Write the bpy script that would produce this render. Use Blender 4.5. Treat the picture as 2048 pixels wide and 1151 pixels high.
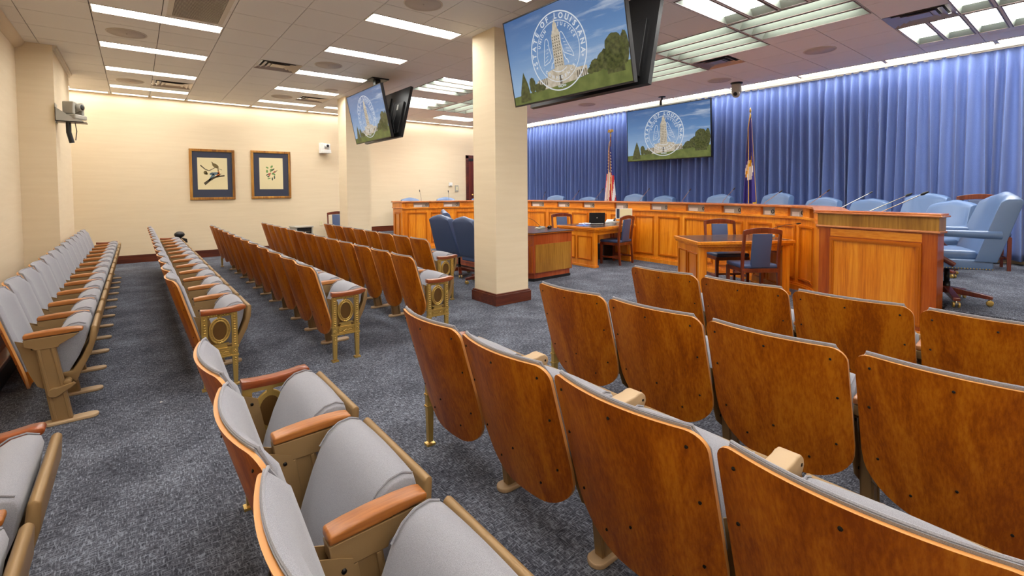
import bpy, bmesh, math, random
from mathutils import Vector, Matrix
random.seed(7)
SC = bpy.context.scene
for o in list(bpy.data.objects): bpy.data.objects.remove(o)
COL = SC.collection
PI = math.pi
# ------------------------------------------------------------------ camera, world, exposure
F_PX, CY_PX, YAW, PITCH, ROLL, CAM_H = 947.86, 416.82, .6709, .0373, .0070, 1.48
def cam_axes():
    cy, sy, cp, sp = math.cos(YAW), math.sin(YAW), math.cos(PITCH), math.sin(PITCH)
    fwd = Vector((sy*cp, cy*cp, -sp)); right = Vector((cy, -sy, 0)); down = fwd.cross(right)
    c, s = math.cos(ROLL), math.sin(ROLL)
    return c*right + s*down, -s*right + c*down, fwd
r_, d_, f_ = cam_axes()
cd = bpy.data.cameras.new('camera'); cam = bpy.data.objects.new('camera', cd); COL.objects.link(cam)
m3 = Matrix((r_, -d_, -f_)).transposed()
cam.matrix_world = Matrix.Translation((0, 0, CAM_H)) @ m3.to_4x4()
cd.sensor_width = 36; cd.lens = F_PX/2048*36; cd.shift_y = -(575.5-CY_PX)/2048; cd.clip_start = .05; cd.clip_end = 60
SC.camera = cam
w = bpy.data.worlds.new('world'); SC.world = w; w.use_nodes = True
w.node_tree.nodes['Background'].inputs[0].default_value = (.8, .75, .7, 1); w.node_tree.nodes['Background'].inputs[1].default_value = .05
SC.view_settings.view_transform = 'Standard'; SC.view_settings.look = 'None'; SC.view_settings.gamma = 1
SC.view_settings.use_curve_mapping = False; SC.view_settings.exposure = 1.5
LENS_POWER = 11.0; WASH_POWER = 4.2; CURT_POWER = 6.5; TROUGH_POWER = 8.0
H = 3.55; PLAT = .35; XL, XR, YF, YB = -1.22, 10.15, 12.95, -4.6

# ------------------------------------------------------------------ materials
def srgb(r, g, b):
    f = lambda c: (c/255/12.92) if c/255 <= .04045 else ((c/255+.055)/1.055)**2.4
    return (f(r), f(g), f(b), 1)
class NT:
    def __init__(s, name):
        s.m = bpy.data.materials.new(name); s.m.use_nodes = True; s.t = s.m.node_tree; s.b = s.t.nodes['Principled BSDF']
    def n(s, typ, **kw):
        nd = s.t.nodes.new(typ)
        for k, v in kw.items():
            if k.startswith('_'): setattr(nd, k[1:], v)
            else: nd.inputs[k.replace('__', ' ')].default_value = v
        return nd
    def l(s, a, ao, b, bi): s.t.links.new(a.outputs[ao], b.inputs[bi])
def plain(name, col, rough=.5, metal=0, spec=.5, bump=0, bscale=200, sheen=0):
    k = NT(name); b = k.b
    b.inputs['Base Color'].default_value = col; b.inputs['Roughness'].default_value = rough
    b.inputs['Metallic'].default_value = metal; b.inputs['Specular IOR Level'].default_value = spec
    if sheen: b.inputs['Sheen Weight'].default_value = sheen
    if bump:
        tc = k.n('ShaderNodeTexCoord'); no = k.n('ShaderNodeTexNoise', Scale=bscale, Detail=3.0); bp = k.n('ShaderNodeBump', Strength=bump, Distance=.002)
        k.l(tc, 'Object', no, 'Vector'); k.l(no, 0, bp, 'Height'); k.l(bp, 0, b, 'Normal')
    return k.m
def wood(name, c1, c2, c3, axis='z', scale=14, rough=.35, coat=.3, stretch=20, spec=.5):
    k = NT(name); b = k.b
    tc = k.n('ShaderNodeTexCoord'); oi = k.n('ShaderNodeObjectInfo'); mp = k.n('ShaderNodeMapping')
    sc = [1.0, 1.0, 1.0]; sc['xyz'.index(axis)] = 1/stretch; mp.inputs['Scale'].default_value = sc
    ad = k.n('ShaderNodeVectorMath', _operation='ADD'); ml = k.n('ShaderNodeMath', _operation='MULTIPLY'); ml.inputs[1].default_value = 37
    k.l(oi, 'Random', ml, 0); k.l(tc, 'Object', ad, 0); k.l(ml, 0, ad, 1); k.l(ad, 0, mp, 'Vector')
    n1 = k.n('ShaderNodeTexNoise', Scale=scale*.35, Detail=3.0, Distortion=1.2); n2 = k.n('ShaderNodeTexNoise', Scale=scale*6, Detail=5.0, Roughness=.65)
    k.l(mp, 0, n1, 'Vector'); k.l(mp, 0, n2, 'Vector')
    mx = k.n('ShaderNodeMix', _data_type='FLOAT'); mx.inputs['Factor'].default_value = .45
    k.l(n1, 0, mx, 'A'); k.l(n2, 0, mx, 'B')
    cr = k.n('ShaderNodeValToRGB'); e = cr.color_ramp.elements
    e[0].position = .39; e[0].color = c1; e[1].position = .61; e[1].color = c3; x = e.new(.5); x.color = c2
    k.l(mx, 'Result', cr, 0); k.l(cr, 0, b, 'Base Color')
    bp = k.n('ShaderNodeBump', Strength=.08, Distance=.002); k.l(n2, 0, bp, 'Height'); k.l(bp, 0, b, 'Normal')
    b.inputs['Roughness'].default_value = rough; b.inputs['Coat Weight'].default_value = coat; b.inputs['Coat Roughness'].default_value = .25
    b.inputs['Specular IOR Level'].default_value = spec
    return k.m
def emis(name, col, st):
    k = NT(name); k.b.inputs['Base Color'].default_value = (0, 0, 0, 1); k.b.inputs['Emission Color'].default_value = col
    k.b.inputs['Emission Strength'].default_value = st; k.b.inputs['Roughness'].default_value = .3; k.b.inputs['Specular IOR Level'].default_value = .2
    return k.m
def carpet():
    k = NT('carpet'); b = k.b; tc = k.n('ShaderNodeTexCoord')
    def nz(sx, sy, scale, det=4):
        mp = k.n('ShaderNodeMapping'); mp.inputs['Scale'].default_value = (sx, sy, 1)
        no = k.n('ShaderNodeTexNoise', Scale=scale, Detail=float(det), Roughness=.6); k.l(tc, 'Object', mp, 'Vector'); k.l(mp, 0, no, 'Vector'); return no
    a = nz(1, .2, 140); c = nz(.2, 1, 140); d = nz(1, 1, 2.6, 4); g = nz(1, 1, 420, 2)
    m1 = k.n('ShaderNodeMath', _operation='MAXIMUM'); k.l(a, 0, m1, 0); k.l(c, 0, m1, 1)
    m2 = k.n('ShaderNodeMath', _operation='MULTIPLY_ADD'); k.l(d, 0, m2, 0); m2.inputs[1].default_value = .26; k.l(m1, 0, m2, 2)
    m3_ = k.n('ShaderNodeMath', _operation='MULTIPLY_ADD'); k.l(g, 0, m3_, 0); m3_.inputs[1].default_value = .35; k.l(m2, 0, m3_, 2)
    cr = k.n('ShaderNodeValToRGB'); e = cr.color_ramp.elements
    e[0].position = .70; e[0].color = srgb(40, 42, 50); e[1].position = 1.02; e[1].color = srgb(140, 146, 158); x = e.new(.85); x.color = srgb(80, 82, 91)
    k.l(m3_, 0, cr, 0); k.l(cr, 0, b, 'Base Color'); b.inputs['Roughness'].default_value = .95; b.inputs['Specular IOR Level'].default_value = .1
    bp = k.n('ShaderNodeBump', Strength=.5, Distance=.004); k.l(m3_, 0, bp, 'Height'); k.l(bp, 0, b, 'Normal')
    return k.m
def wallmat():
    k = NT('grasscloth_wall'); b = k.b; tc = k.n('ShaderNodeTexCoord'); mp = k.n('ShaderNodeMapping'); mp.inputs['Scale'].default_value = (1, 1, 14)
    no = k.n('ShaderNodeTexNoise', Scale=1.3, Detail=5.0, Roughness=.6); k.l(tc, 'Object', mp, 'Vector'); k.l(mp, 0, no, 'Vector')
    cr = k.n('ShaderNodeValToRGB'); e = cr.color_ramp.elements; e[0].position = .3; e[0].color = srgb(225, 206, 174); e[1].position = .7; e[1].color = srgb(230, 212, 181)
    k.l(no, 0, cr, 0); k.l(cr, 0, b, 'Base Color'); b.inputs['Roughness'].default_value = .75; b.inputs['Specular IOR Level'].default_value = .25
    return k.m
def fabric(name, c1, c2, scale=900, rough=.9):
    k = NT(name); b = k.b; tc = k.n('ShaderNodeTexCoord'); no = k.n('ShaderNodeTexNoise', Scale=scale, Detail=2.0)
    k.l(tc, 'Object', no, 'Vector'); cr = k.n('ShaderNodeValToRGB'); e = cr.color_ramp.elements
    e[0].position = .35; e[0].color = c1; e[1].position = .65; e[1].color = c2; k.l(no, 0, cr, 0); k.l(cr, 0, b, 'Base Color')
    bp = k.n('ShaderNodeBump', Strength=.35, Distance=.0015); k.l(no, 0, bp, 'Height'); k.l(bp, 0, b, 'Normal')
    b.inputs['Roughness'].default_value = rough; b.inputs['Specular IOR Level'].default_value = .2; b.inputs['Sheen Weight'].default_value = .25
    return k.m
M = {}
M['wall'] = wallmat(); M['carpet'] = carpet()
M['tile'] = plain('ceiling_tile', srgb(232, 227, 219), .9, bump=.25, bscale=120, spec=.2)
M['grid'] = plain('ceiling_groove', srgb(84, 72, 62), .8)
M['white'] = plain('white_enamel', srgb(232, 232, 222), .35)
M['frame'] = plain('light_frame', srgb(206, 194, 176), .4)
M['bar'] = plain('louver_bar', srgb(120, 104, 96), .45)
M['reflector'] = plain('reflector', srgb(150, 160, 148), .35, bump=.2, bscale=60)
M['lens'] = emis('lamp_lens', (1, .972, .935, 1), LENS_POWER)
M['curt'] = emis('curtain_strip_lens', (1, .98, .95, 1), CURT_POWER); M['trough'] = emis('trough_lens', (1, .98, .94, 1), TROUGH_POWER)
M['wash'] = emis('wash_lens', (1, .975, .94, 1), WASH_POWER)
M['back_wood'] = wood('theatre_back_wood', srgb(138, 65, 0), srgb(168, 89, 2), srgb(190, 112, 14), 'z', 18, .42, .06, 26, .22)
M['ply'] = plain('ply_edge', srgb(214, 150, 84), .45)
M['arm_wood'] = wood('arm_wood', srgb(140, 80, 26), srgb(164, 98, 38), srgb(182, 116, 52), 'x', 16, .4, .15)
M['end_arm_wood'] = wood('end_arm_wood', srgb(116, 50, 16), srgb(142, 68, 26), srgb(160, 86, 38), 'x', 16, .3, .3)
M['grey_fabric'] = fabric('grey_seat_fabric', srgb(122, 121, 127), srgb(160, 159, 165))
M['tan'] = plain('tan_metal', srgb(146, 116, 76), .42, metal=.25, bump=.15, bscale=500)
M['tan2'] = plain('tan_foot_metal', srgb(186, 158, 122), .5, metal=.1, bump=.15, bscale=400)
M['brass'] = plain('brass', srgb(206, 172, 96), .3, metal=.7)
M['bronze'] = plain('bronze_disc', srgb(112, 80, 40), .4, metal=.5, bump=.4, bscale=120)
M['screw'] = plain('screw_head', srgb(26, 20, 16), .35, metal=.6)
M['dais'] = wood('dais_wood', srgb(194, 100, 6), srgb(220, 128, 20), srgb(236, 154, 42), 'z', 9, .28, .4)
M['dais_h'] = wood('dais_wood_across', srgb(190, 98, 8), srgb(214, 124, 20), srgb(230, 148, 42), 'y', 9, .28, .4)
M['dais_top'] = wood('dais_top_wood', srgb(178, 98, 50), srgb(200, 122, 70), srgb(216, 144, 92), 'y', 9, .25, .5)
M['moulding'] = plain('moulding_wood', srgb(186, 98, 14), .25)
M['dark_dais'] = wood('podium_dark_wood', srgb(136, 50, 2), srgb(162, 70, 6), srgb(184, 92, 18), 'z', 9, .28, .4)
M['olive'] = wood('desk_panel_wood', srgb(140, 92, 22), srgb(166, 116, 36), srgb(186, 136, 54), 'z', 9, .4, .2)
M['red_wood'] = wood('desk_red_wood', srgb(140, 54, 18), srgb(166, 74, 30), srgb(186, 94, 44), 'z', 10, .3, .4)
M['chair_wood'] = wood('mahogany', srgb(80, 26, 12), srgb(104, 40, 20), srgb(128, 58, 32), 'z', 14, .3, .4)
M['base_wood'] = wood('skirting_wood', srgb(66, 24, 10), srgb(88, 36, 16), srgb(110, 52, 26), 'x', 9, .35, .3)
M['leather'] = plain('navy_leather', srgb(62, 78, 112), .36, bump=.12, bscale=140)
M['leather_light'] = plain('blue_leather', srgb(92, 118, 158), .33, bump=.12, bscale=140)
M['black'] = plain('black_plastic', srgb(20, 20, 22), .4)
M['black_metal'] = plain('black_metal', srgb(30, 28, 27), .4, metal=.4)
M['dark_top'] = plain('dark_desktop', srgb(62, 48, 44), .22)
M['chrome'] = plain('chrome', srgb(190, 186, 176), .2, metal=1)
M['grey_plastic'] = plain('grey_plastic', srgb(168, 164, 152), .45)
M['white_plastic'] = plain('white_plastic', srgb(228, 228, 226), .4)
M['glassy'] = plain('cubby_panel', srgb(176, 174, 166), .15)
M['paper'] = plain('paper', srgb(232, 230, 226), .7)
M['blue_paper'] = plain('blue_folder', srgb(84, 122, 196), .6)
M['curtain'] = fabric('curtain_fabric', srgb(96, 117, 174), srgb(111, 132, 190), 240, .75)
M['vent_dark'] = plain('vent_dark', srgb(60, 48, 40), .6)
M['vent'] = plain('vent_metal', srgb(168, 152, 138), .3, metal=.45)
M['speaker_grey'] = plain('speaker_grille', srgb(194, 182, 170), .8, bump=.2, bscale=600)
M['return'] = plain('return_grille', srgb(96, 80, 62), .6, bump=.6, bscale=300)
M['gold_frame'] = wood('gilt_frame', srgb(110, 66, 16), srgb(160, 104, 30), srgb(190, 138, 56), 'z', 12, .35, .3)
M['mat_blue'] = plain('navy_mat', srgb(52, 58, 78), .3)
M['print_paper'] = plain('print_paper', srgb(222, 208, 164), .7)
M['cream'] = plain('cream_plate', srgb(226, 214, 176), .5)

# ------------------------------------------------------------------ mesh helpers
class MB:
    def __init__(s): s.v = []; s.f = []; s.mi = []; s.cur = 0; s.smooth = []
    def mat(s, i): s.cur = i; return s
    def add(s, vs, fs, sm=False):
        b = len(s.v); s.v += [tuple(v) for v in vs]; s.f += [tuple(b+i for i in f) for f in fs]
        s.mi += [s.cur]*len(fs); s.smooth += [sm]*len(fs); return s
    def box(s, x0, x1, y0, y1, z0, z1, mt=None):
        vs = [Vector((x, y, z)) for x in (x0, x1) for y in (y0, y1) for z in (z0, z1)]
        if mt: vs = [mt @ v for v in vs]
        return s.add(vs, [(0, 1, 3, 2), (4, 6, 7, 5), (0, 4, 5, 1), (2, 3, 7, 6), (0, 2, 6, 4), (1, 5, 7, 3)])
    def prism(s, poly, a, b, ax='y', mt=None, sm=False):
        # poly in the two other axes (x,z for y; x,y for z; y,z for x)
        def P(p, t): return Vector((p[0], t, p[1])) if ax == 'y' else Vector((p[0], p[1], t)) if ax == 'z' else Vector((t, p[0], p[1]))
        n = len(poly); vs = [P(p, a) for p in poly]+[P(p, b) for p in poly]
        if mt: vs = [mt @ v for v in vs]
        s.add(vs, [tuple(range(n)), tuple(range(2*n-1, n-1, -1))])
        s.v = s.v[:-2*n] + s.v[-2*n:]
        base = len(s.v)-2*n
        for i in range(n):
            j = (i+1) % n; s.f.append((base+i, base+n+i, base+n+j, base+j)); s.mi.append(s.cur); s.smooth.append(sm)
        return s
    def tube(s, path, r, n=8, caps=True):
        path = [Vector(p) for p in path]; rs = r if isinstance(r, (list, tuple)) else [r]*len(path)
        rings = []; up = None
        for i, p in enumerate(path):
            t = (path[min(i+1, len(path)-1)]-path[max(i-1, 0)]).normalized()
            if up is None: up = Vector((0, 0, 1)) if abs(t.z) < .9 else Vector((1, 0, 0))
            u = t.cross(up).normalized(); w_ = u.cross(t).normalized(); up = w_
            rings.append([p+(u*math.cos(2*PI*k/n)+w_*math.sin(2*PI*k/n))*rs[i] for k in range(n)])
        vs = [v for rg in rings for v in rg]; fs = []
        for i in range(len(rings)-1):
            for k in range(n): a = i*n+k; b = i*n+(k+1) % n; fs.append((a, b, b+n, a+n))
        s.add(vs, fs, True)
        if caps:
            s.add(rings[0], [tuple(range(n-1, -1, -1))]); s.add(rings[-1], [tuple(range(n))])
        return s
    def lathe(s, prof, n=16, mt=None, axis='z'):
        vs = []
        for r, z in prof:
            for k in range(n):
                a = 2*PI*k/n; c, d = r*math.cos(a), r*math.sin(a)
                v = Vector((c, d, z)) if axis == 'z' else Vector((c, z, d)) if axis == 'y' else Vector((z, c, d))
                vs.append(mt @ v if mt else v)
        fs = []
        for i in range(len(prof)-1):
            for k in range(n): a = i*n+k; b = i*n+(k+1) % n; fs.append((a, b, b+n, a+n))
        fs.append(tuple(range(n-1, -1, -1))); m = (len(prof)-1)*n; fs.append(tuple(range(m, m+n)))
        return s.add(vs, fs, True)
    def ball(s, c, r, n=8, sc=(1, 1, 1)):
        c = Vector(c); vs = []; k2 = n//2
        for i in range(1, k2):
            a = PI*i/k2
            for k in range(n):
                b = 2*PI*k/n; vs.append(c+Vector((r*math.sin(a)*math.cos(b)*sc[0], r*math.sin(a)*math.sin(b)*sc[1], r*math.cos(a)*sc[2])))
        fs = [(i*n+k, (i+1)*n+k, (i+1)*n+(k+1) % n, i*n+(k+1) % n) for i in range(k2-2) for k in range(n)]
        t = len(vs); vs += [c+Vector((0, 0, r*sc[2])), c-Vector((0, 0, r*sc[2]))]
        fs += [(t, k, (k+1) % n) for k in range(n)]+[(t+1, (k2-2)*n+(k+1) % n, (k2-2)*n+k) for k in range(n)]
        return s.add(vs, fs, True)
    def torus(s, c, rx, rz, r, n=28, m=6, ax='y'):
        pts = []
        for i in range(n+1):
            a = 2*PI*i/n
            pts.append((c[0]+rx*math.cos(a), c[1], c[2]+rz*math.sin(a)) if ax == 'y' else (c[0], c[1]+rx*math.cos(a), c[2]+rz*math.sin(a)))
        vs = []; fs = []
        for i in range(n):
            a = 2*PI*i/n; ca, sa = math.cos(a), math.sin(a); p = Vector(pts[i])
            o = Vector((ca, 0, sa)) if ax == 'y' else Vector((0, ca, sa)); q = Vector((0, 1, 0)) if ax == 'y' else Vector((1, 0, 0))
            for k in range(m): b = 2*PI*k/m; vs.append(p+o*r*math.cos(b)+q*r*math.sin(b))
        for i in range(n):
            for k in range(m): fs.append((i*m+k, i*m+(k+1) % m, ((i+1) % n)*m+(k+1) % m, ((i+1) % n)*m+k))
        return s.add(vs, fs, True)
    def build(s, name, mats, parent=None, bevel=0, seg=2, smooth=None, ang=.6):
        me = bpy.data.meshes.new(name); me.from_pydata(s.v, [], s.f)
        mats = mats if isinstance(mats, (list, tuple)) else [mats]
        for m in mats: me.materials.append(M[m] if isinstance(m, str) else m)
        for p, mi, sm in zip(me.polygons, s.mi, s.smooth): p.material_index = mi; p.use_smooth = sm
        bm = bmesh.new(); bm.from_mesh(me)
        bmesh.ops.recalc_face_normals(bm, faces=bm.faces)
        if bevel:
            es = [e for e in bm.edges if len(e.link_faces) == 2 and e.calc_face_angle(0) > ang]
            bmesh.ops.bevel(bm, geom=es, offset=bevel, segments=seg, affect='EDGES', profile=.5, clamp_overlap=True)
        if smooth is not None:
            for f in bm.faces: f.smooth = True
            for e in bm.edges:
                if len(e.link_faces) == 2 and e.calc_face_angle(0) > smooth: e.smooth = False
        bm.to_mesh(me); bm.free()
        o = bpy.data.objects.new(name, me); COL.objects.link(o)
        if parent: o.parent = parent
        return o
def tag(o, label=None, cat=None, group=None, kind=None):
    if label: o['label'] = label
    if cat: o['category'] = cat
    if group: o['group'] = group
    if kind: o['kind'] = kind
    return o
def thing(name, label, cat, loc=(0, 0, 0), rz=0, group=None):
    o = bpy.data.objects.new(name, None); COL.objects.link(o); o.empty_display_size = .1
    o.location = loc; o.rotation_euler = (0, 0, rz); return tag(o, label, cat, group)
def struct(name, mb, mat, parent=None, **kw):
    o = mb.build(name, mat, parent, **kw)
    if not parent: o['kind'] = 'structure'
    return o
def dup(root, loc=None, rz=None, label=None, group=None):
    def cp(o, par):
        c = o.copy(); COL.objects.link(c); c.parent = par
        for ch in o.children: cp(ch, c)
        return c
    r = cp(root, None)
    if loc is not None: r.location = loc
    if rz is not None: r.rotation_euler = (0, 0, rz)
    if label: r['label'] = label
    if group: r['group'] = group
    return r
ORD = 'first second third fourth fifth sixth seventh eighth ninth tenth eleventh twelfth thirteenth fourteenth fifteenth'.split()
def ordn(i): return ORD[i]

# ------------------------------------------------------------------ room shell
mb = MB(); mb.box(XL-.2, XR+.2, YB-.2, YF+.2, -.1, 0); struct('floor', mb, 'carpet')
mb = MB(); mb.box(XL-.2, XR+.2, YF, YF+.15, 0, H+.3); struct('wall_far', mb, 'wall')
mb = MB(); mb.box(XL-.15, XL, YB, YF, 0, H+.3); struct('wall_left', mb, 'wall')
mb = MB(); mb.box(XR, XR+.15, YB, YF, 0, H+.3); struct('wall_right', mb, 'wall')
mb = MB(); mb.box(XL-.2, XR+.2, YB-.15, YB, 0, H+.3); struct('wall_back', mb, 'wall')
mb = MB(); mb.box(XL, -.85, 9.2, 11.2, 0, H); struct('wall_pilaster', mb, 'wall')
for i, y in enumerate((4.875, 10.3)):
    mb = MB(); mb.box(3.605, 4.14, y, y+.5, 0, H); c = struct('wall_column', mb, 'wall'); c['label'] = 'square beige plaster column by the seats' if i == 0 else 'square beige plaster column near the far wall'
    mb = MB(); mb.box(3.575, 4.17, y-.03, y+.53, 0, .135); mb.box(3.585, 4.16, y-.02, y+.52, .135, .155); mb.build('baseboard', 'base_wood', c, bevel=.004)
mb = MB(); mb.box(XL, 4.6, YF-.025, YF, 0, .15); mb.box(XL, 4.6, YF-.018, YF, .15, .165); struct('baseboard_far', mb, 'base_wood')
mb = MB(); mb.box(4.6, 8.35, YF-.025, YF, PLAT, PLAT+.15); struct('baseboard_platform', mb, 'base_wood')
mb = MB(); mb.box(XL, XL+.02, YB, 9.2, 0, .14); mb.box(-.85, -.83, 9.2, 11.2, 0, .14); struct('baseboard_left', mb, 'base_wood')
mb = MB()   # rounded cornice on the side wall
mb.prism([(XL, H), (XL, H-.10), (XL+.03, H-.09), (XL+.07, H-.06), (XL+.095, H-.02), (XL+.10, H)], YB, 9.2, 'y'); struct('trim_1', mb, 'wall', smooth=.6)
mb = MB(); mb.box(-.85, -.80, 9.2, 11.2, H-.035, H); mb.box(-.85, -.825, 9.2, 11.2, H-.07, H-.035); struct('trim_2', mb, 'frame')
# door in far wall
d = bpy.data.objects.new('door_1', None); COL.objects.link(d); d['kind'] = 'structure'
mb = MB(); mb.box(8.38, 8.47, YF-.04, YF+.02, PLAT, 2.62); mb.box(9.42, 9.5, YF-.04, YF+.02, PLAT, 2.62); mb.box(8.38, 9.5, YF-.04, YF+.02, 2.54, 2.64); mb.build('door_frame', 'base_wood', d)
mb = MB(); mb.box(8.47, 9.42, YF-.02, YF+.02, PLAT, 2.5); mb.build('door_leaf', 'chair_wood', d)
mb = MB(); mb.box(8.47, 9.42, YF-.035, YF, 2.46, 2.54); mb.build('door_closer', 'black', d)
mb = MB(); mb.ball((8.60, YF-.06, 1.36), .03); mb.lathe([(.012, -.06), (.012, 0)], 8, Matrix.Translation((8.60, YF, 1.36)), 'y'); mb.build('door_knob', 'brass', d)
# curtain recess ledge: white rail
mb = MB(); mb.box(9.93, 9.965, YB, YF, H-.035, H+.02); mb.box(9.985, 10.01, YB, YF, H-.05, H+.02); struct('trim_3', mb, 'white')

# ------------------------------------------------------------------ ceiling with openings
holes = []      # (x0,x1,y0,y1)
lights = []     # (x0,x1,y0,y1,long axis,label,group)
wallfile = 'slim ceiling lights over the wall-side seats'
for i, y in enumerate((11.785, 10.16, 8.55, 6.93, 5.33, 3.73)):
    lights.append((-.335, .925, y, y+.29, 'x', f'slim white ceiling light over the wall-side aisle, {ordn(i)} from the picture wall', wallfile))
for i, y in enumerate((11.775, 10.13, 8.56, 6.93, 5.35, 3.75)):
    lights.append((2.215, 3.435, y, y+.29, 'x', f'slim white ceiling light above the middle seats, {ordn(i)} from the picture wall', 'slim ceiling lights over the middle seats'))
for i in range(4):
    y = 7.54+.325*i; lights.append((4.43, 5.60, y+.012, y+.312, 'x', f'bright trough light in the four-trough bank behind the big column, {ordn(i)} from the camera side', 'four-trough light bank behind the big column'))
for i in range(3):
    y = 9.5+.42*i; lights.append((4.72, 5.95, y+.012, y+.40, 'x', f'trough light over the far desk end running across the room, {ordn(i)} row', 'trough lights over the far end of the dais'))
for i in range(3):
    for j, y in enumerate((9.49, 8.2)):
        x = 6.0+.33*i; lights.append((x+.012, x+.318, y+.01, y+1.27, 'y', f'far trough light running toward the picture wall, {ordn(i)} lane and {ordn(j)} length', 'far lengthwise trough lights'))
for i in range(2):
    lights.append((6.6, 7.82, 11.3+.32*i, 11.59+.32*i, 'x', f'{("inner","outer")[i]} light of the two-trough bank by the far door', 'two-trough bank by the far door'))
lights.append((3.66, 4.36, 11.78, 12.03, 'x', 'small slim ceiling light just past the far column', 'far end ceiling lights'))
for i in range(4):
    for j, y in enumerate((4.36, 5.65, 6.94)):
        x = 6.57+.3225*i; lights.append((x+.012, x+.31, y+.01, y+1.27, 'y', f'pale trough light above the dais panels, {ordn(i)} lane and {ordn(j)} length past the vent', 'trough lights above the dais middle'))
for i in range(4):
    x = 5.92+.3225*i; lights.append((x+.012, x+.31, 3.075, 4.345, 'y', f'pale trough light between the two air vents, {ordn(i)} lane from the hanging screen', 'four-lane trough lights between the vents'))
for i in range(3):
    x = 5.92+.3225*i; lights.append((x+.012, x+.31, 1.80, 3.055, 'y', f'pale trough light beside the big bright ceiling panels, {ordn(i)} lane', 'three-lane trough lights by the bright panels'))
for i in range(4):
    y = 2.75-.32*i; lights.append((4.72, 5.89, y+.012, y+.30, 'x', f'broad bright ceiling panel beside the hanging screen, {ordn(i)} panel from the column', 'bright ceiling panels beside the hanging screen'))
for i in range(5):
    y = 1.47-.315*i; lights.append((7.82, 8.93, y+.012, y+.30, 'x', f'bright panel in the bank by the curtain, {ordn(i)} panel from the vent', 'bright ceiling panels by the curtain'))
for i in range(4):
    y = .86-.315*i; lights.append((6.6, 7.78, y+.012, y+.30, 'x', f'bright panel in the bank next to the big vent, {ordn(i)} panel', 'bright ceiling panels next to the vent'))
for i in range(5):   # the same two files carried on over the near seats and behind the camera
    lights.append((2.215, 3.435, -4.25+1.6*i, -3.96+1.6*i, 'x', f'slim white ceiling light behind the camera over the middle seats, {ordn(i)}', 'slim ceiling lights behind the camera'))
    lights.append((-.335, .925, -4.25+1.6*i, -3.96+1.6*i, 'x', f'slim white ceiling light behind the camera over the side seats, {ordn(i)}', 'slim ceiling lights behind the camera'))
washes = []
x = XL+.02
for i, x1 in enumerate((-.35, .30, .94, 2.21, 3.49, 4.77, 6.05, 7.33, 8.6, 9.88)):
    washes.append((x+.02, x1-.02, 12.69, 12.87, f'wall washer light strip above the picture wall, {ordn(i)} from the side wall', 'wall washer strips along the picture wall')); x = x1
ys = [12.6-1.283*i for i in range(13)]
for i in range(12):
    washes.append((9.56, 9.80, ys[i+1]+.015, ys[i]-.015, f'white light strip along the curtain top, {ordn(i)} from the picture wall', 'light strips along the curtain top'))
for i in range(4): washes.append((-1.19, -1.0, -4.1+1.2*i, -2.93+1.2*i, f'wall washer along the side wall behind the camera, {ordn(i)}', 'side wall washers'))
for i in range(8): washes.append((-.9+1.28*i, .36+1.28*i, -4.52, -4.34, f'added fill strip along the back wall behind the camera, {ordn(i)}', 'added back wall fill strips'))  # unseen strips added to throw more light forward from behind the camera
washes.append((-1.19, -.93, 11.3, 12.6, 'light strip in the corner behind the beige pilaster', 'corner light strips'))
vents = [(1.59, 2.2, 8.26, 8.86, 'x', 'chrome air vent in the ceiling above the middle seat rows'), (.30, .925, 10.88, 11.5, 'x', 'chrome air vent beside the wall-side light row'),
         (2.86, 3.45, 10.85, 11.40, 'x', 'small chrome air vent in the ceiling near the far column'), (7.23, 7.83, 3.72, 4.35, 'x', 'grey air vent beside the pale troughs above the dais'),
         (7.21, 7.81, 1.17, 1.79, 'x', 'large grey air vent beside the bright panels by the curtain')]
ret = (.34, .90, 5.66, 6.88)
for L in lights: holes.append(L[:4])
for L in washes: holes.append(L[:4])
for L in vents: holes.append(L[:4])
holes.append(ret); holes.append((9.80, 10.15, YB, YF))
gx = [XL-.2, -.98]+[-.341+.638*k for k in range(8)]+[4.70, 5.31, 5.92, 6.565, 7.21, 7.855, 8.50, 9.145, 9.53, XR+.2]
gy = [YF+.2, 12.67]+[1.79+.645*k for k in range(16, -10, -1)]+[YB-.2]
gy = sorted(gy)
def subtract(r, h):
    x0, x1, y0, y1 = r; a, b, c, d_ = h
    if a >= x1 or b <= x0 or c >= y1 or d_ <= y0: return [r]
    out = []
    if a > x0: out.append((x0, a, y0, y1))
    if b < x1: out.append((b, x1, y0, y1))
    xa, xb = max(a, x0), min(b, x1)
    if c > y0: out.append((xa, xb, y0, c))
    if d_ < y1: out.append((xa, xb, d_, y1))
    return out
mb = MB(); g = .004
for i in range(len(gx)-1):
    for j in range(len(gy)-1):
        rs = [(gx[i]+g, gx[i+1]-g, gy[j]+g, gy[j+1]-g)]
        for h in holes: rs = [q for r in rs for q in subtract(r, h)]
        for r in rs:
            if r[1]-r[0] > .004 and r[3]-r[2] > .004: mb.mat(0).box(r[0], r[1], r[2], r[3], H, H+.015)
rs = [(XL-.2, XR+.2, YB-.2, YF+.2)]
for h in holes: rs = [q for r in rs for q in subtract(r, h)]
for r in rs: mb.mat(1).box(r[0], r[1], r[2], r[3], H+.015, H+.03)
mb.mat(0).box(XL-.2, XR+.2, YB-.2, YF+.2, H+.3, H+.34)
struct('ceiling', mb, ['tile', 'grid'])
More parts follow.
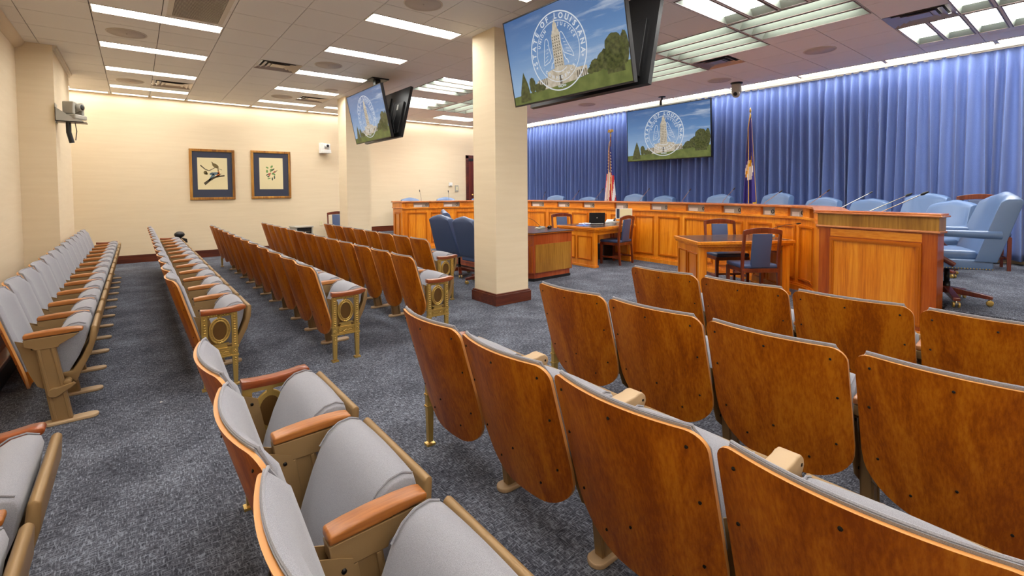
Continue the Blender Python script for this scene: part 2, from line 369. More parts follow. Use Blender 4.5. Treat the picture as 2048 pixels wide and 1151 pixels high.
# light fixtures
cache = {}
def fixture(L):
    x0, x1, y0, y1, ax, label, group = L
    wx, wy = x1-x0, y1-y0; key = (round(wx, 3), round(wy, 3), ax)
    loc = ((x0+x1)/2, (y0+y1)/2, H)
    if key in cache: return dup(cache[key], loc, None, label, group)
    t = thing('ceiling_light', label, 'ceiling light', loc, 0, group); a, b = wx/2, wy/2; D = .11
    trough = 'trough' in label or 'panel' in label; deep = (D if ax == 'y' else .06) if trough else .045
    m = MB(); fr = .012
    for q in ((-a, a, -b, -b+fr), (-a, a, b-fr, b), (-a, -a+fr, -b, b), (a-fr, a, -b, b)): m.box(q[0], q[1], q[2], q[3], -.006, .014)
    m.build('frame', 'bar' if trough else 'frame', t)
    ia, ib = a-fr, b-fr; slx, sly = ((.075, .10) if ax == 'y' else (.13, .03)) if trough else (.015, .015)
    m = MB(); la, lb = (ia-slx, ib-sly)
    vs = [(-ia, -ib, .0), (ia, -ib, .0), (ia, ib, .0), (-ia, ib, .0), (-la, -lb, deep), (la, -lb, deep), (la, lb, deep), (-la, lb, deep)]
    m.add(vs, [(0, 1, 5, 4), (1, 2, 6, 5), (2, 3, 7, 6), (3, 0, 4, 7)])
    m.build('reflector', 'reflector', t)
    m = MB(); m.box(-la-.003, la+.003, -lb-.003, lb+.003, deep-.001, deep+.01); m.build('lens', 'trough' if trough else 'lens', t)
    cache[key] = t; return t
for L in lights: fixture(L)
for x0, x1, y0, y1, label, group in washes:
    t = thing('ceiling_light', label, 'ceiling light', ((x0+x1)/2, (y0+y1)/2, H), 0, group); a, b = (x1-x0)/2, (y1-y0)/2
    m = MB()
    for q in ((-a, a, -b, -b+.01), (-a, a, b-.01, b), (-a, -a+.01, -b, b), (a-.01, a, -b, b)): m.box(q[0], q[1], q[2], q[3], -.008, .03)
    m.build('frame', 'frame', t)
    m = MB(); m.box(-a+.008, a-.008, -b+.008, b-.008, .022, .03); m.build('lens', 'curt' if 'curtain' in label else 'wash', t)
mb = MB(); t = thing('return_air_grille', 'dark louvred return air grille beside the slim ceiling lights', 'air grille', ((ret[0]+ret[1])/2, (ret[2]+ret[3])/2, H))
a, b = (ret[1]-ret[0])/2, (ret[3]-ret[2])/2
mb.box(-a, -a+.05, -b, b, 0, .012); mb.box(a-.05, a, -b, b, 0, .012); mb.box(-a, a, -b, -b+.02, 0, .012); mb.box(-a, a, b-.02, b, 0, .012); mb.build('frame', 'frame', t)
mb = MB()
for k in range(44):
    xx = -a+.05+(2*a-.1)*k/44; mb.box(xx, xx+.004, -b+.02, b-.02, .003, .012)
mb.build('grille', 'frame', t)
mb = MB(); mb.box(-a+.05, a-.05, -b+.02, b-.02, .012, .016); mb.build('backing', 'return', t)
for x0, x1, y0, y1, ax, label in vents:
    t = thing('air_vent', label, 'air vent', ((x0+x1)/2, (y0+y1)/2, H), 0, 'ceiling air vents'); a, b = (x1-x0)/2, (y1-y0)/2
    for k, (s0, z0, s1, z1) in enumerate(((1, -.004, .80, .03), (.78, -.004, .56, .03), (.54, -.004, .34, .02))):
        m = MB(); vs = []
        for s_, z_ in ((s0, z0), (s1, z1)): vs += [(-a*s_, -b*s_, z_), (a*s_, -b*s_, z_), (a*s_, b*s_, z_), (-a*s_, b*s_, z_)]
        m.add(vs, [(i, (i+1) % 4, (i+1) % 4+4, i+4) for i in range(4)]); m.build('cone', 'vent', t)
    m = MB(); m.box(-a*.34, a*.34, -b*.34, b*.34, .006, .012); m.build('core', 'vent', t)
    m = MB(); m.box(-a, a, -b, b, .05, .055); m.build('backing', 'vent_dark', t)
for i, (x, y, r, lab) in enumerate(((-.03, 7.95, .2, 'over the wall-side aisle'), (-.02, 11.26, .2, 'beside the chrome vent by the picture wall'), (2.55, 4.76, .2, 'above the middle seats, big and close'),
        (2.53, 7.98, .2, 'between two slim lights of the middle file'), (2.54, 11.18, .2, 'close to the picture wall over the middle file'), (3.18, 9.9, .12, 'small, beside the hanging screens'),
        (8.75, 4.66, .2, 'over the dais by the ceiling camera'), (8.09, 2.75, .2, 'over the dais by the pale troughs'), (8.6, 7.9, .2, 'over the dais behind the hanging screen'))):
    t = thing('ceiling_speaker', f'round grey ceiling speaker {lab}', 'speaker', (x, y, H), 0, 'round ceiling speakers')
    m = MB(); m.lathe([(r+.012, .002), (r+.012, -.006), (r, -.009), (r-.006, -.004)], 36); m.build('rim', 'frame', t)
    m = MB(); m.lathe([(r-.004, -.001), (r-.004, -.006), (.02, -.008)], 36); m.ball((0, 0, -.008), .008); m.build('grille', 'speaker_grey', t)

# ------------------------------------------------------------------ platform
# ------------------------------------------------------------------ dais curve
def catmull(K, n=12):
    K = [Vector(k) for k in K]; E = [2*K[0]-K[1]]+K+[2*K[-1]-K[-2]]; P = []
    for i in range(1, len(E)-2):
        p0, p1, p2, p3 = E[i-1:i+3]
        for j in range(n):
            t = j/n; P.append(.5*((2*p1)+(-p0+p2)*t+(2*p0-5*p1+4*p2-p3)*t*t+(-p0+3*p1-3*p2+p3)*t**3))
    P.append(K[-1]); return P
DK = [(5.28, 11.08), (7.0, 10.6), (7.9, 9.75), (8.25, 8.7), (8.34, 7.5), (8.32, 6.3), (8.25, 5.2), (8.07, 4.45), (7.82, 3.55), (7.42, 2.62), (6.05, 2.03)]
DP = catmull(DK); DS = [0]
for a, b in zip(DP, DP[1:]): DS.append(DS[-1]+(b-a).length)
def dpos(s, d=0):
    s = max(0, min(DS[-1]-1e-6, s)); i = max(k for k in range(len(DS)-1) if DS[k] <= s); t = (s-DS[i])/(DS[i+1]-DS[i])
    p = DP[i].lerp(DP[i+1], t)
    a = DP[max(0, i-1)]; b = DP[min(len(DP)-1, i+2)]; tg = (b-a).normalized(); nn = Vector((tg.y, -tg.x))
    return p+nn*d
def sweep(m, prof, s0, s1, step=.08):
    n = max(1, int(math.ceil((s1-s0)/step))); k = len(prof); vs = []
    for i in range(n+1):
        s = s0+(s1-s0)*i/n
        for d, z in prof:
            p = dpos(s, d); vs.append((p.x, p.y, z))
    fs = [(i*k+j, i*k+(j+1) % k, (i+1)*k+(j+1) % k, (i+1)*k+j) for i in range(n) for j in range(k)]
    fs += [tuple(range(k)), tuple(range((n+1)*k-1, n*k-1, -1))]
    return m.add(vs, fs)
def bar(d0, d1, z0, z1): return [(d0, z0), (d1, z0), (d1, z1), (d0, z1)]
S1 = DS[-1]; SB = 10.75   # the curve turns in to the end cabinet after SB
# the platform follows the inside of the dais
mb = MB(); pl = []
for i in range(0, 41): p = dpos(S1*i/40, -.18); pl.append((p.x, p.y))
pl = [(4.6, YF), (4.6, 11.35), (5.3, 11.35)]+pl+[(6.2, .95), (5.88, .93), (5.88, YB), (XR, YB), (XR, YF)]
mb.prism(pl, 0, PLAT, 'z'); struct('floor_platform', mb, 'carpet')

t = thing('dais', 'long curved golden wooden dais with panelled front and name-plate slots', 'dais', (0, 0, 0))
mb = MB(); sweep(mb, bar(0, -.03, 0, 1.07), 0, S1); sweep(mb, bar(.035, 0, 0, .075), 0, S1); sweep(mb, bar(.02, 0, .075, .10), 0, S1); mb.build('front_board', 'dais', t)
mb = MB(); sweep(mb, bar(.03, -.06, 1.045, 1.075), 0, S1); sweep(mb, bar(.015, -.0, 1.03, 1.045), 0, S1); mb.build('ledge', 'dais_h', t)
mb = MB(); sweep(mb, bar(-.05, -.72, 1.03, 1.062), 0, S1); mb.build('worktop', 'dais_top', t)
cubs = [(.267, .684), (1.059, 1.499), (1.869, 2.311), (2.70, 3.08), (3.45, 3.853), (4.258, 4.654), (5.067, 5.435), (6.017, 6.404), (6.98, 7.409), (7.853, 8.305), (8.691, 9.095), (9.484, 9.731), (9.95, 10.234), (10.42, 10.62)]
s = 0
for a, b in cubs+[(S1, S1)]:
    mb = MB(); sweep(mb, bar(0, -.26, 1.075, 1.20), s, a); s = b
    mb.build('slot_divider', 'dais_h', t)
for a, b in cubs:
    mb = MB(); mb.mat(0); sweep(mb, bar(-.05, -.06, 1.077, 1.198), a+.002, b-.002)
    p = dpos(b-.07, -.045); q = dpos(b-.09, -.045); ang = math.atan2((q-p).y, (q-p).x)
    mb.mat(1).torus((0, 0, 0), .022, .028, .005, 14, 5)
    n0 = 14*5; R = Matrix.Translation((p.x, p.y, 1.13)) @ Matrix.Rotation(ang, 4, 'Z')
    for k in range(len(mb.v)-n0, len(mb.v)): mb.v[k] = tuple(R @ Vector(mb.v[k]))
    mid = (a+b)/2; mb.mat(2); sweep(mb, bar(-.047, -.05, 1.08, 1.14), a+.03, a+(b-a)*.55)
    mb.build('name_plate_slot', ['glassy', 'black', 'paper'], t)
mb = MB(); sweep(mb, [(.045, 1.213), (.045, 1.235), (-.29, 1.235), (-.29, 1.20), (.03, 1.20)], 0, S1); mb.build('top_rail', 'dais_top', t)
pans = [(.11, .615), (.721, 1.164), (1.408, 1.907), (2.02, 2.5), (2.62, 3.1), (3.2, 3.9), (4.0, 4.62), (4.74, 5.231), (5.344, 5.8), (5.924, 6.486), (6.594, 7.081), (7.192, 7.698), (7.831, 8.508), (8.618, 9.139), (9.245, 9.68), (9.749, 10.098), (10.169, 10.62)]
def panel_mesh(fn, a, b, z0, z1, wm=.035, proud=.014):
    """Moulded frame around a recessed field; fn(m, d0, d1, za, zb, sa, sb) adds a block."""
    m = MB()
    for (sa, sb, za, zb) in ((a, b, z1-wm, z1), (a, b, z0, z0+wm), (a, a+wm, z0+wm, z1-wm), (b-wm, b, z0+wm, z1-wm)):
        fn(m, 0, proud, za, zb, sa, sb)
        e = wm*.35; fn(m, proud, proud+.006, za+(e if zb-za < .05 else 0), zb-(e if zb-za < .05 else 0), sa+(e if sb-sa < .05 else 0), sb-(e if sb-sa < .05 else 0))
    return m
for a, b in pans:
    m = panel_mesh(lambda m, d0, d1, za, zb, sa, sb: sweep(m, bar(d1, d0, za, zb), sa, sb), a, b, .15, .95); m.build('panel_moulding', 'moulding', t)
# end cabinets: quads seen end on
def end_cab(name, A, B, depth, mats, label=None):
    A, B = Vector(A), Vector(B); u = (B-A).normalized(); n = Vector((-u.y, u.x))
    if n.x < 0: n = -n
    L = (B-A).length
    Mx = Matrix(((u.x, n.x, 0, A.x), (u.y, n.y, 0, A.y), (0, 0, 1, 0), (0, 0, 0, 1)))
    c = bpy.data.objects.new(name, None); COL.objects.link(c); c.parent = t
    m = MB(); m.box(0, L, 0, depth, .1, 1.065, Mx); m.mat(1).box(.12, L-.12, -.003, 0, .96, 1.04, Mx); m.build('cabinet_body', mats[:1]+[mats[3]], c)
    m = MB(); m.box(.135, L-.135, -.004, 0, .16, .91, Mx); m.build('cabinet_field', mats[1], c)
    m = panel_mesh(lambda m, d0, d1, za, zb, sa, sb: m.box(sa, sb, -d1, -d0, za, zb, Mx), .12, L-.12, .14, .95, .04, .016); m.build('panel_moulding', 'moulding', c)
    m = MB(); m.box(-.012, L+.012, -.012, depth, 1.065, 1.205, Mx); m.build('top_band', mats[2], c)
    m = MB(); m.box(-.025, L+.025, -.025, depth, 1.055, 1.075, Mx); m.build('lower_cornice', 'dais_top', c, bevel=.005)
    m = MB(); m.box(-.045, L+.045, -.045, depth+.01, 1.205, 1.222, Mx); m.box(-.03, L+.03, -.03, depth+.01, 1.222, 1.24, Mx); m.build('cornice', 'dais_top', c, bevel=.005)
    m = MB(); m.box(-.02, L+.02, -.02, depth, 0, .1, Mx); m.build('plinth', 'dais_h', c, bevel=.005)
end_cab('end_cabinet', (6.05, 2.03), (5.86, .985), .13, ['dark_dais', 'dais', 'olive', 'dais_h'])
end_cab('end_cabinet', (5.26, 11.62), (5.26, 11.08), .2, ['dais', 'dais', 'dais', 'dais_h'])

# ------------------------------------------------------------------ curtain
mb = MB(); ny, nz = 1150, 26; vs = []; y0, y1 = 12.85, -3.4; rng = random.Random(3)
ph = [0]; k = 0
pl_ = []; yy = y0
while yy > y1: pl_.append(yy); yy -= rng.uniform(.105, .165)
pl_.append(y1)
amp = [rng.uniform(.6, 1.15) for _ in pl_]; drift = [rng.uniform(-.07, .07) for _ in pl_]
ZT, ZB = H-.03, .41
cols = []
for i in range(len(pl_)-1):
    a, b = pl_[i], pl_[i+1]
    for q in range(9): cols.append((i, q/9, a+(b-a)*q/9))
cols.append((len(pl_)-2, 1, y1))
for i, q, y in cols:
    for j in range(nz+1):
        v = j/nz; z = ZT+(ZB-ZT)*v; pinch = math.exp(-((v-.03)/.03)**2); open_ = min(1, v/.12)
        A = (.014+.105*open_)*(amp[i]*(1-q)+amp[min(i+1, len(amp)-1)]*q); wv = math.cos(2*PI*q)
        dr = (drift[i]*(1-q)+drift[min(i+1, len(drift)-1)]*q)*v
        wv = math.copysign(abs(wv)**.8, wv)
        xx = 10.0-A*wv*.75-.012*pinch*(q < .06 or q > .94)+.016*math.sin(y*2.1+3*v)+.012*math.sin(y*17+2*v)*open_
        vs.append((xx, y+dr+.018*math.sin(2*PI*q)*open_, z))
n1 = nz+1; fs = [(i*n1+j, i*n1+j+1, (i+1)*n1+j+1, (i+1)*n1+j) for i in range(len(cols)-1) for j in range(nz)]
mb.add(vs, fs, True); o = mb.build('curtain', 'curtain', None, smooth=3); tag(o, 'floor-length blue pleated curtain hanging along the whole dais wall', 'curtain')
so = o.modifiers.new('thick', 'SOLIDIFY'); so.thickness = .004

# ------------------------------------------------------------------ theatre seating
def us(z): return .092-.284*z
def chair_meshes(wd):
    W = wd/2-.012; P = {}
    zt, zb, rt, rb = .842, .205, .055, .15
    zs = []
    for k in range(7): zs.append(zt-rt*(1-math.cos(PI/2*k/6)))
    for k in range(1, 8): zs.append(zt-rt-(zt-rt-zb-rb)*k/8)
    for k in range(9): zs.append(zb+rb*(1-math.sin(PI/2*k/8)))
    def hw(z):
        h = W-(.10*max(0, (.40-z)/.2)**1.5*.5 if z < .40 else 0)
        if z > zt-rt: return h-rt+math.sqrt(max(0, rt*rt-(z-(zt-rt))**2))
        if z < zb+rb: return h-rb+math.sqrt(max(0, rb*rb-((zb+rb)-z)**2))
        return h
    NY = 14
    def surf(off, zs_, hwf, puff=0):
        g = []
        for z in zs_:
            row = []
            for k in range(NY+1):
                q = -1+2*k/NY; y = hwf(z)*q; yn = y/W
                row.append(Vector((us(z)-.055*(1-yn*yn)+off(z, q), y, z)))
            g.append(row)
        return g
    def shell(m, g0, g1, em):
        n = len(g0); k = NY+1; vs = [v for r in g0 for v in r]+[v for r in g1 for v in r]; o_ = n*k
        f0 = [(i*k+j, i*k+j+1, (i+1)*k+j+1, (i+1)*k+j) for i in range(n-1) for j in range(NY)]
        f1 = [tuple(o_+x for x in reversed(f)) for f in f0]
        rim = [(0, j) for j in range(k)]+[(i, NY) for i in range(1, n)]+[(n-1, j) for j in range(NY-1, -1, -1)]+[(i, 0) for i in range(n-2, 0, -1)]
        b = len(m.v); m.v += [tuple(v) for v in vs]
        for f in f0+f1: m.f.append(tuple(b+x for x in f)); m.mi.append(0); m.smooth.append(True)
        for a_, c_ in zip(rim, rim[1:]+rim[:1]):
            p, q = a_[0]*k+a_[1], c_[0]*k+c_[1]; m.f.append((b+p, b+q, b+o_+q, b+o_+p)); m.mi.append(em); m.smooth.append(em == 0)
    m = MB(); shell(m, surf(lambda z, q: 0, zs, hw), surf(lambda z, q: .013, zs, hw), 1)
    for z, qs in ((.79, (-.82, 0, .82)), (.62, (-.86, .86)), (.40, (-.8, 0, .8)), (.30, (-.5, .5))):
        for q in qs:
            y = q*hw(z); x = us(z)-.055*(1-(y/W)**2); m.mat(2).lathe([(.005, .0), (.005, -.003), (.002, -.004)], 8, Matrix.Translation((x, y, z)) @ Matrix.Rotation(.28, 4, 'Y'), 'x')
    P['backrest_shell'] = (m, ['back_wood', 'ply', 'screw'], dict(smooth=.7))
    # cushion: front pad
    zc = [zt+.008-.004*k for k in range(3)]+[zt-.012-(zt-.012-.36)*k/12 for k in range(1, 13)]
    hc = lambda z: (hw(min(z, zt-.004))-.006) if z > .45 else hw(z)-.02
    def thick(z, q):
        e = min(1, (1-abs(q))/.16+.02); f = min(1, (zt+.008-z)/.05+.02); g_ = min(1, (z-.355)/.04)
        return .014+.042*math.sqrt(max(0, 1-(1-e)**2))*math.sqrt(max(0, 1-(1-min(1, f))**2))*max(.2, math.sqrt(max(0, 1-(1-g_)**2)))
    m = MB(); shell(m, surf(lambda z, q: .0135, zc, hc), surf(thick, zc, hc), 0)
    # piping around the pad
    path = []
    for z in [zc[-1]]+list(reversed(zc[:-1])): path.append((us(z)-.055*(1-(hc(z)/W)**2)+.024, -hc(z), z))
    mid = []
    for k in range(1, NY): q = -1+2*k/NY; y = hc(zc[0])*q; mid.append((us(zc[0])-.055*(1-(y/W)**2)+.020, y, zc[0]+.002))
    path = path+mid+[(p[0], -p[1], p[2]) for p in reversed(path)]
    m.tube(path, .0045, 6)
    P['backrest_cushion'] = (m, ['grey_fabric'], dict(smooth=1.0))
    # seat: cushion + pan, tipped up
    sw = wd/2-.068
    prof = [(.10, .285), (.060, .300), (.076, .363), (.113, .469), (.146, .545), (.178, .588), (.215, .612), (.258, .618), (.292, .604), (.300, .575), (.285, .49), (.25, .40), (.20, .31), (.17, .275)]
    cx_, cz_ = .22, .44; m = MB(); st = []
    for q in (-1, -.985, -.94, -.86, -.7, -.35, 0, .35, .7, .86, .94, .985, 1):
        e = 1-abs(q); k = math.sqrt(max(0, 1-(1-min(1, e/.14))**2)); sc_ = .90+.10*k
        crown = .012*(1-q*q)
        st.append([Vector((cx_+(x-cx_)*sc_-(crown*.6 if x < .2 else 0), q*sw, cz_+(z-cz_)*(sc_*.5+.5)+(crown if z > .545 else 0))) for x, z in prof])
    n = len(prof); vs = [v for r in st for v in r]; fs = [(i*n+j, i*n+(j+1) % n, (i+1)*n+(j+1) % n, (i+1)*n+j) for i in range(len(st)-1) for j in range(n)]
    fs += [tuple(range(n)), tuple(range(len(st)*n-1, (len(st)-1)*n-1, -1))]; m.add(vs, fs, True)
    for q in (-1, 1):
        m.tube([(x-.004, q*sw*.93, z+.006) for x, z in prof[4:9]], .0035, 5)
    P['seat_cushion'] = (m, ['grey_fabric'], dict(smooth=1.0))
    m = MB(); pp = [(.195, .270), (.150, .300), (.158, .312), (.215, .315), (.262, .40), (.300, .50), (.314, .612), (.330, .622), (.345, .610), (.340, .52), (.312, .42), (.262, .31), (.235, .235)]
    pp = [(x, .235+(z-.235)*.93) for x, z in pp]
    m.prism(pp, -sw-.012, sw+.012, 'y'); P['seat_pan'] = (m, ['tan'], dict(bevel=.009, smooth=.7))
    m = MB(); m.mat(0).lathe([(.013, 0), (.013, .002)], 12, Matrix.Translation((.3335, 0, .545)) @ Matrix.Rotation(-.07, 4, 'Y'), 'x')
    for k in range(len(m.v)): m.v[k] = (m.v[k][0]+.006, m.v[k][1], m.v[k][2])
    P['seat_number_plate'] = (m, ['cream'], {})
    for sgn in (-1, 1):
        m = MB(); y = sgn*(wd/2-.030); m.prism([(-.045, .565), (.03, .535), (.06, .52), (.12, .20), (.05, .255), (.02, .33)], y-.002, y+.002, 'y')
        m.mat(1).lathe([(.007, -.006), (.007, .006)], 8, Matrix.Translation((.035, y, .5)), 'y'); m.lathe([(.007, -.006), (.007, .006)], 8, Matrix.Translation((.09, y, .27)), 'y')
        P['side_bracket'+('' if sgn < 0 else '_far')] = (m, ['tan', 'screw'], {})
    return P
def arm_mb(y, th=.038, wd=.052):
    m = MB(); pts = [(.0, .603), (.05, .610), (.12, .615), (.19, .616), (.25, .613), (.280, .607), (.280, .586), (.14, .580), (.0, .576)]
    m.prism(pts, y-.031, y+.031, 'y'); return m
def end_arm_mb(y):
    m = MB(); pts = [(-.004, .612), (.05, .606), (.13, .604), (.20, .608), (.255, .616), (.288, .614), (.296, .600), (.290, .585), (.262, .576), (.245, .570), (.13, .566), (-.004, .572)]
    m.prism(pts, y-.030, y+.030, 'y'); return m
def standard_mb(y):
    m = MB(); m.prism([(.0, .574), (.262, .578), (.235, .555), (.165, .515), (.16, .50), (.055, .50), (.035, .515), (.005, .53)], y-.026, y+.026, 'y')
    m.prism([(.055, .51), (.145, .51), (.215, .022), (.115, .022)], y-.020, y+.020, 'y')
    m.prism([(.060, .50), (.075, .50), (.140, .03), (.125, .03)], y-.026, y+.026, 'y')
    m.prism([(.125, .50), (.140, .50), (.21, .03), (.195, .03)], y-.026, y+.026, 'y')
    return m
def foot_mb(y):
    m = MB(); pts = []
    for k in range(20):
        a = 2*PI*k/20; c_, s_ = math.cos(a), math.sin(a); pts.append((.205+.095*(1 if c_ > 0 else -1)+.042*c_, y+.042*s_))
    m.prism(pts, 0, .022, 'z'); return m
def hinge_mb(y, sgn):
    m = MB(); pts = []
    for k in range(16):
        a = 2*PI*k/16; r = .036; pts.append((.135+r*math.cos(a), .215+r*math.sin(a)*.85))
    pts = [(.225, .262), (.238, .250), (.215, .232)]+[(p[0], p[1]) for p in pts if not (p[0] > .15 and p[1] > .18)]
    cx = sum(p[0] for p in pts)/len(pts); cz = sum(p[1] for p in pts)/len(pts); pts.sort(key=lambda p: math.atan2(p[1]-cz, p[0]-cx))
    a, b = (y-.045, y-.02) if sgn < 0 else (y+.02, y+.045)
    m.prism(pts, a, b, 'y'); m.lathe([(.02, -.03), (.02, .03)], 12, Matrix.Translation((.195, y, .262)), 'y'); return m
def ornate_mb(y, sgn):
    """gilt cast end: two tapering legs, beaded rails, oblong panel; sgn = outward side"""
    m = MB()
    for u0 in (.0, .195):
        m.prism([(u0, .566), (u0+.040, .566), (u0+.040, .235), (u0+.034, .02), (u0+.006, .02), (u0, .235)], y-.014, y+.014, 'y')
        m.box(u0-.006, u0+.046, y-.022, y+.022, 0, .012)
        fy = y+sgn*.014
        for k in range(13): m.ball((u0+.020, fy+sgn*.003, .552-.0195*k), .0085, 6, (1.25, .8, .85))
        for k in range(4): m.ball((u0+.020, fy+sgn*.002, .212-.019*k), .0075-.001*k, 6, (1.1, .8, 1))
        for dx, dz in ((-.007, 0), (.007, 0), (0, .010), (0, -.010)): m.ball((u0+.020+dx, fy+sgn*.002, .266+dz), .006, 6)
        m.box(u0-.005, u0+.045, y-.018, y+.018, .294, .305); m.box(u0-.005, u0+.045, y-.018, y+.018, .228, .237)
    m.box(.03, .205, y-.009, y+.009, .545, .566); m.box(.03, .205, y-.016, y+.016, .292, .302); m.box(.03, .205, y-.012, y+.012, .228, .238)
    m.box(.03, .205, y-.006, y+.006, .238, .292)
    for k in range(9): m.ball((.048+.0175*k, y+sgn*.011, .556), .0075, 6, (1.1, .7, .8))
    fy = y+sgn*.006
    for z0, z1, x0, x1 in ((.246, .250, .052, .183), (.280, .284, .052, .183), (.250, .280, .052, .056), (.250, .280, .179, .183)): m.box(x0, x1, min(fy, fy+sgn*.006), max(fy, fy+sgn*.006), z0, z1)
    m.tube([(.066, fy+sgn*.003, .265), (.085, fy+sgn*.003, .272), (.10, fy+sgn*.003, .258), (.118, fy+sgn*.003, .272), (.135, fy+sgn*.003, .258), (.15, fy+sgn*.003, .272), (.17, fy+sgn*.003, .265)], .003, 5)
    m.prism([(.065, .302), (.17, .302), (.155, .330), (.08, .330)], y-.007, y+.007, 'y'); m.box(.058, .177, y-.011, y+.011, .328, .336)
    return m
def medallion_mb(y, sgn):
    m = MB(); c = (.1175, y, .437)
    m.mat(0).torus((c[0], y+sgn*.004, c[2]), .066, .094, .0065, 32, 6); m.torus((c[0], y+sgn*.006, c[2]), .050, .076, .0055, 32, 6)
    pts = [(c[0]+.066*math.cos(2*PI*k/32), c[2]+.094*math.sin(2*PI*k/32)) for k in range(32)]; m.prism(pts, y-.003, y+.003, 'y')
    for k in range(22):
        a = 2*PI*k/22; m.ball((c[0]+.058*math.cos(a), y+sgn*.006, c[2]+.085*math.sin(a)), .0045, 6)
    for dx, dz in ((0, .094), (-.012, .090), (.012, .090), (0, -.094), (-.012, -.09), (.012, -.09)): m.ball((c[0]+dx, y+sgn*.007, c[2]+dz), .010, 6)
    m.box(c[0]-.014, c[0]+.014, y-.006, y+.006, .526, .55)
    m.mat(1); pts = [(c[0]+.048*math.cos(2*PI*k/28), c[2]+.073*math.sin(2*PI*k/28)) for k in range(28)]; m.prism(pts, y-.0045, y+.0045, 'y')
    return m
def seat_row(xr, ys, near_end, far_end, rowlab, group, tablet=False):
    """ys: boundaries from the camera end; returns nothing. Every chair a thing with its parts."""
    n = len(ys)-1; wd = (ys[-1]-ys[0])/n; P = chair_meshes(wd)
    t = thing('theatre_chair', '', 'theatre chair', (xr, 0, 0), 0, group); h = wd/2
    for nm, (m, mm, kw) in P.items(): m.build(nm.replace('_far', ''), mm, t, **kw)
    t['label'] = 'x'; base = t; end_arm = None
    def side(par, y, kind, sgn):
        if kind == 'mid' or kind == 'plain':
            arm_mb(y).build('armrest', 'arm_wood', par, bevel=.008, seg=3, smooth=.9, ang=.4)
            s_ = standard_mb(y).build('standard', 'tan', par, bevel=.003)
            foot_mb(y).build('foot', 'tan2', s_, bevel=.006)
            if tablet and sgn < 0:
                q = MB(); q.prism([(.20, .622), (.20, .565), (.34, .560), (.365, .572), (.378, .592), (.372, .615), (.352, .632), (.325, .634), (.30, .628)], y-.036, y+.036, 'y')
                q.prism([(.19, .578), (.0, .56), (.0, .575), (.19, .60)], y-.034, y+.034, 'y'); th_ = q.build('tablet_hinge', 'tan2', par, bevel=.007, seg=3, smooth=.8)
                q = MB(); q.lathe([(.006, -.037), (.006, .037)], 10, Matrix.Translation((.352, y, .60)), 'y'); q.build('hinge_bolt', 'screw', th_)
                q = MB(); q.lathe([(.045, -.03), (.045, -.024)], 18, Matrix.Translation((.335, y, .535)), 'y'); q.build('tablet_latch', 'tan', par, bevel=.002)
            if kind == 'plain': hinge_mb(y, sgn).build('hinge_cap', 'tan', s_, bevel=.004)
        else:
            end_arm_mb(y).build('armrest', 'end_arm_wood', par, bevel=.006, smooth=.7)
            e = ornate_mb(y, sgn).build('end_panel', 'brass', par); medallion_mb(y, sgn).build('medallion', ['brass', 'bronze'], e)
    # end chairs are their own copies with their own end panels
    insts = [base]+[dup(base) for _ in range(n-1)]
    midc = insts[1] if n > 1 else None
    for i, c in enumerate(insts):
        c.location = (xr, (ys[i]+ys[i+1])/2, 0)
        if i == 0: side(c, -h, near_end, -1)
        elif i == 1: side(c, -h, 'mid', -1)
        else:
            for ch in [x for x in midc.children if x.name.split('.')[0] in ('armrest', 'standard', 'tablet_hinge', 'tablet_latch')]:
                k = ch.copy(); COL.objects.link(k); k.parent = c
                for g2 in ch.children: q = g2.copy(); COL.objects.link(q); q.parent = k
        if i == n-1: side(c, h, far_end, 1)
        c['label'] = rowlab(i, n); c['group'] = group
A_ = 'theatre chair'
def lab_far(row, end='brass aisle end'):
    return lambda i, n: f'{A_}, {row}, {ordn(i)} from the {end}'
def lab_near(row):
    return lambda i, n: f'{A_}, {row}, {ordn(n-1-i)} from the cross aisle'
lin = lambda a, b, n: [a+(b-a)*k/n for k in range(n+1)]
seat_row(-.575, lin(4.19, 11.26, 13), 'plain', 'ornate', lab_far('far row along the side wall', 'tan aisle end'), 'theatre chairs in the far wall-side row')
seat_row(.353, lin(4.17, 11.46, 13), 'ornate', 'ornate', lab_far('second far row from the side wall'), 'theatre chairs in the second far row')
seat_row(1.305, lin(4.17, 11.05, 12), 'ornate', 'ornate', lab_far('third far row from the side wall'), 'theatre chairs in the third far row')
seat_row(2.235, lin(4.18, 11.2, 13), 'ornate', 'ornate', lab_far('fourth far row from the side wall'), 'theatre chairs in the fourth far row')
seat_row(3.14, lin(5.56, 9.96, 8), 'ornate', 'ornate', lab_far('short far row by the dais'), 'theatre chairs in the short far row')
seat_row(-.585, [1.24, 1.86, 2.48], 'mid', 'ornate', lab_near('near-block row by the side wall'), 'theatre chairs in the near wall-side row')
seat_row(.36, [.62, 1.24, 1.86, 2.48], 'mid', 'ornate', lab_near('near-block second row from the side wall'), 'theatre chairs in the second near row')
seat_row(1.290, lin(.02, 2.44, 4), 'mid', 'ornate', lab_near('near-block third row from the side wall'), 'theatre chairs in the third near row', True)
seat_row(2.335, lin(.0, 2.48, 4), 'mid', 'ornate', lab_near('near-block fourth row from the side wall'), 'theatre chairs in the fourth near row')
seat_row(3.39, lin(.0, 2.50, 4), 'mid', 'ornate', lab_near('near-block row by the dais'), 'theatre chairs in the near row by the dais')

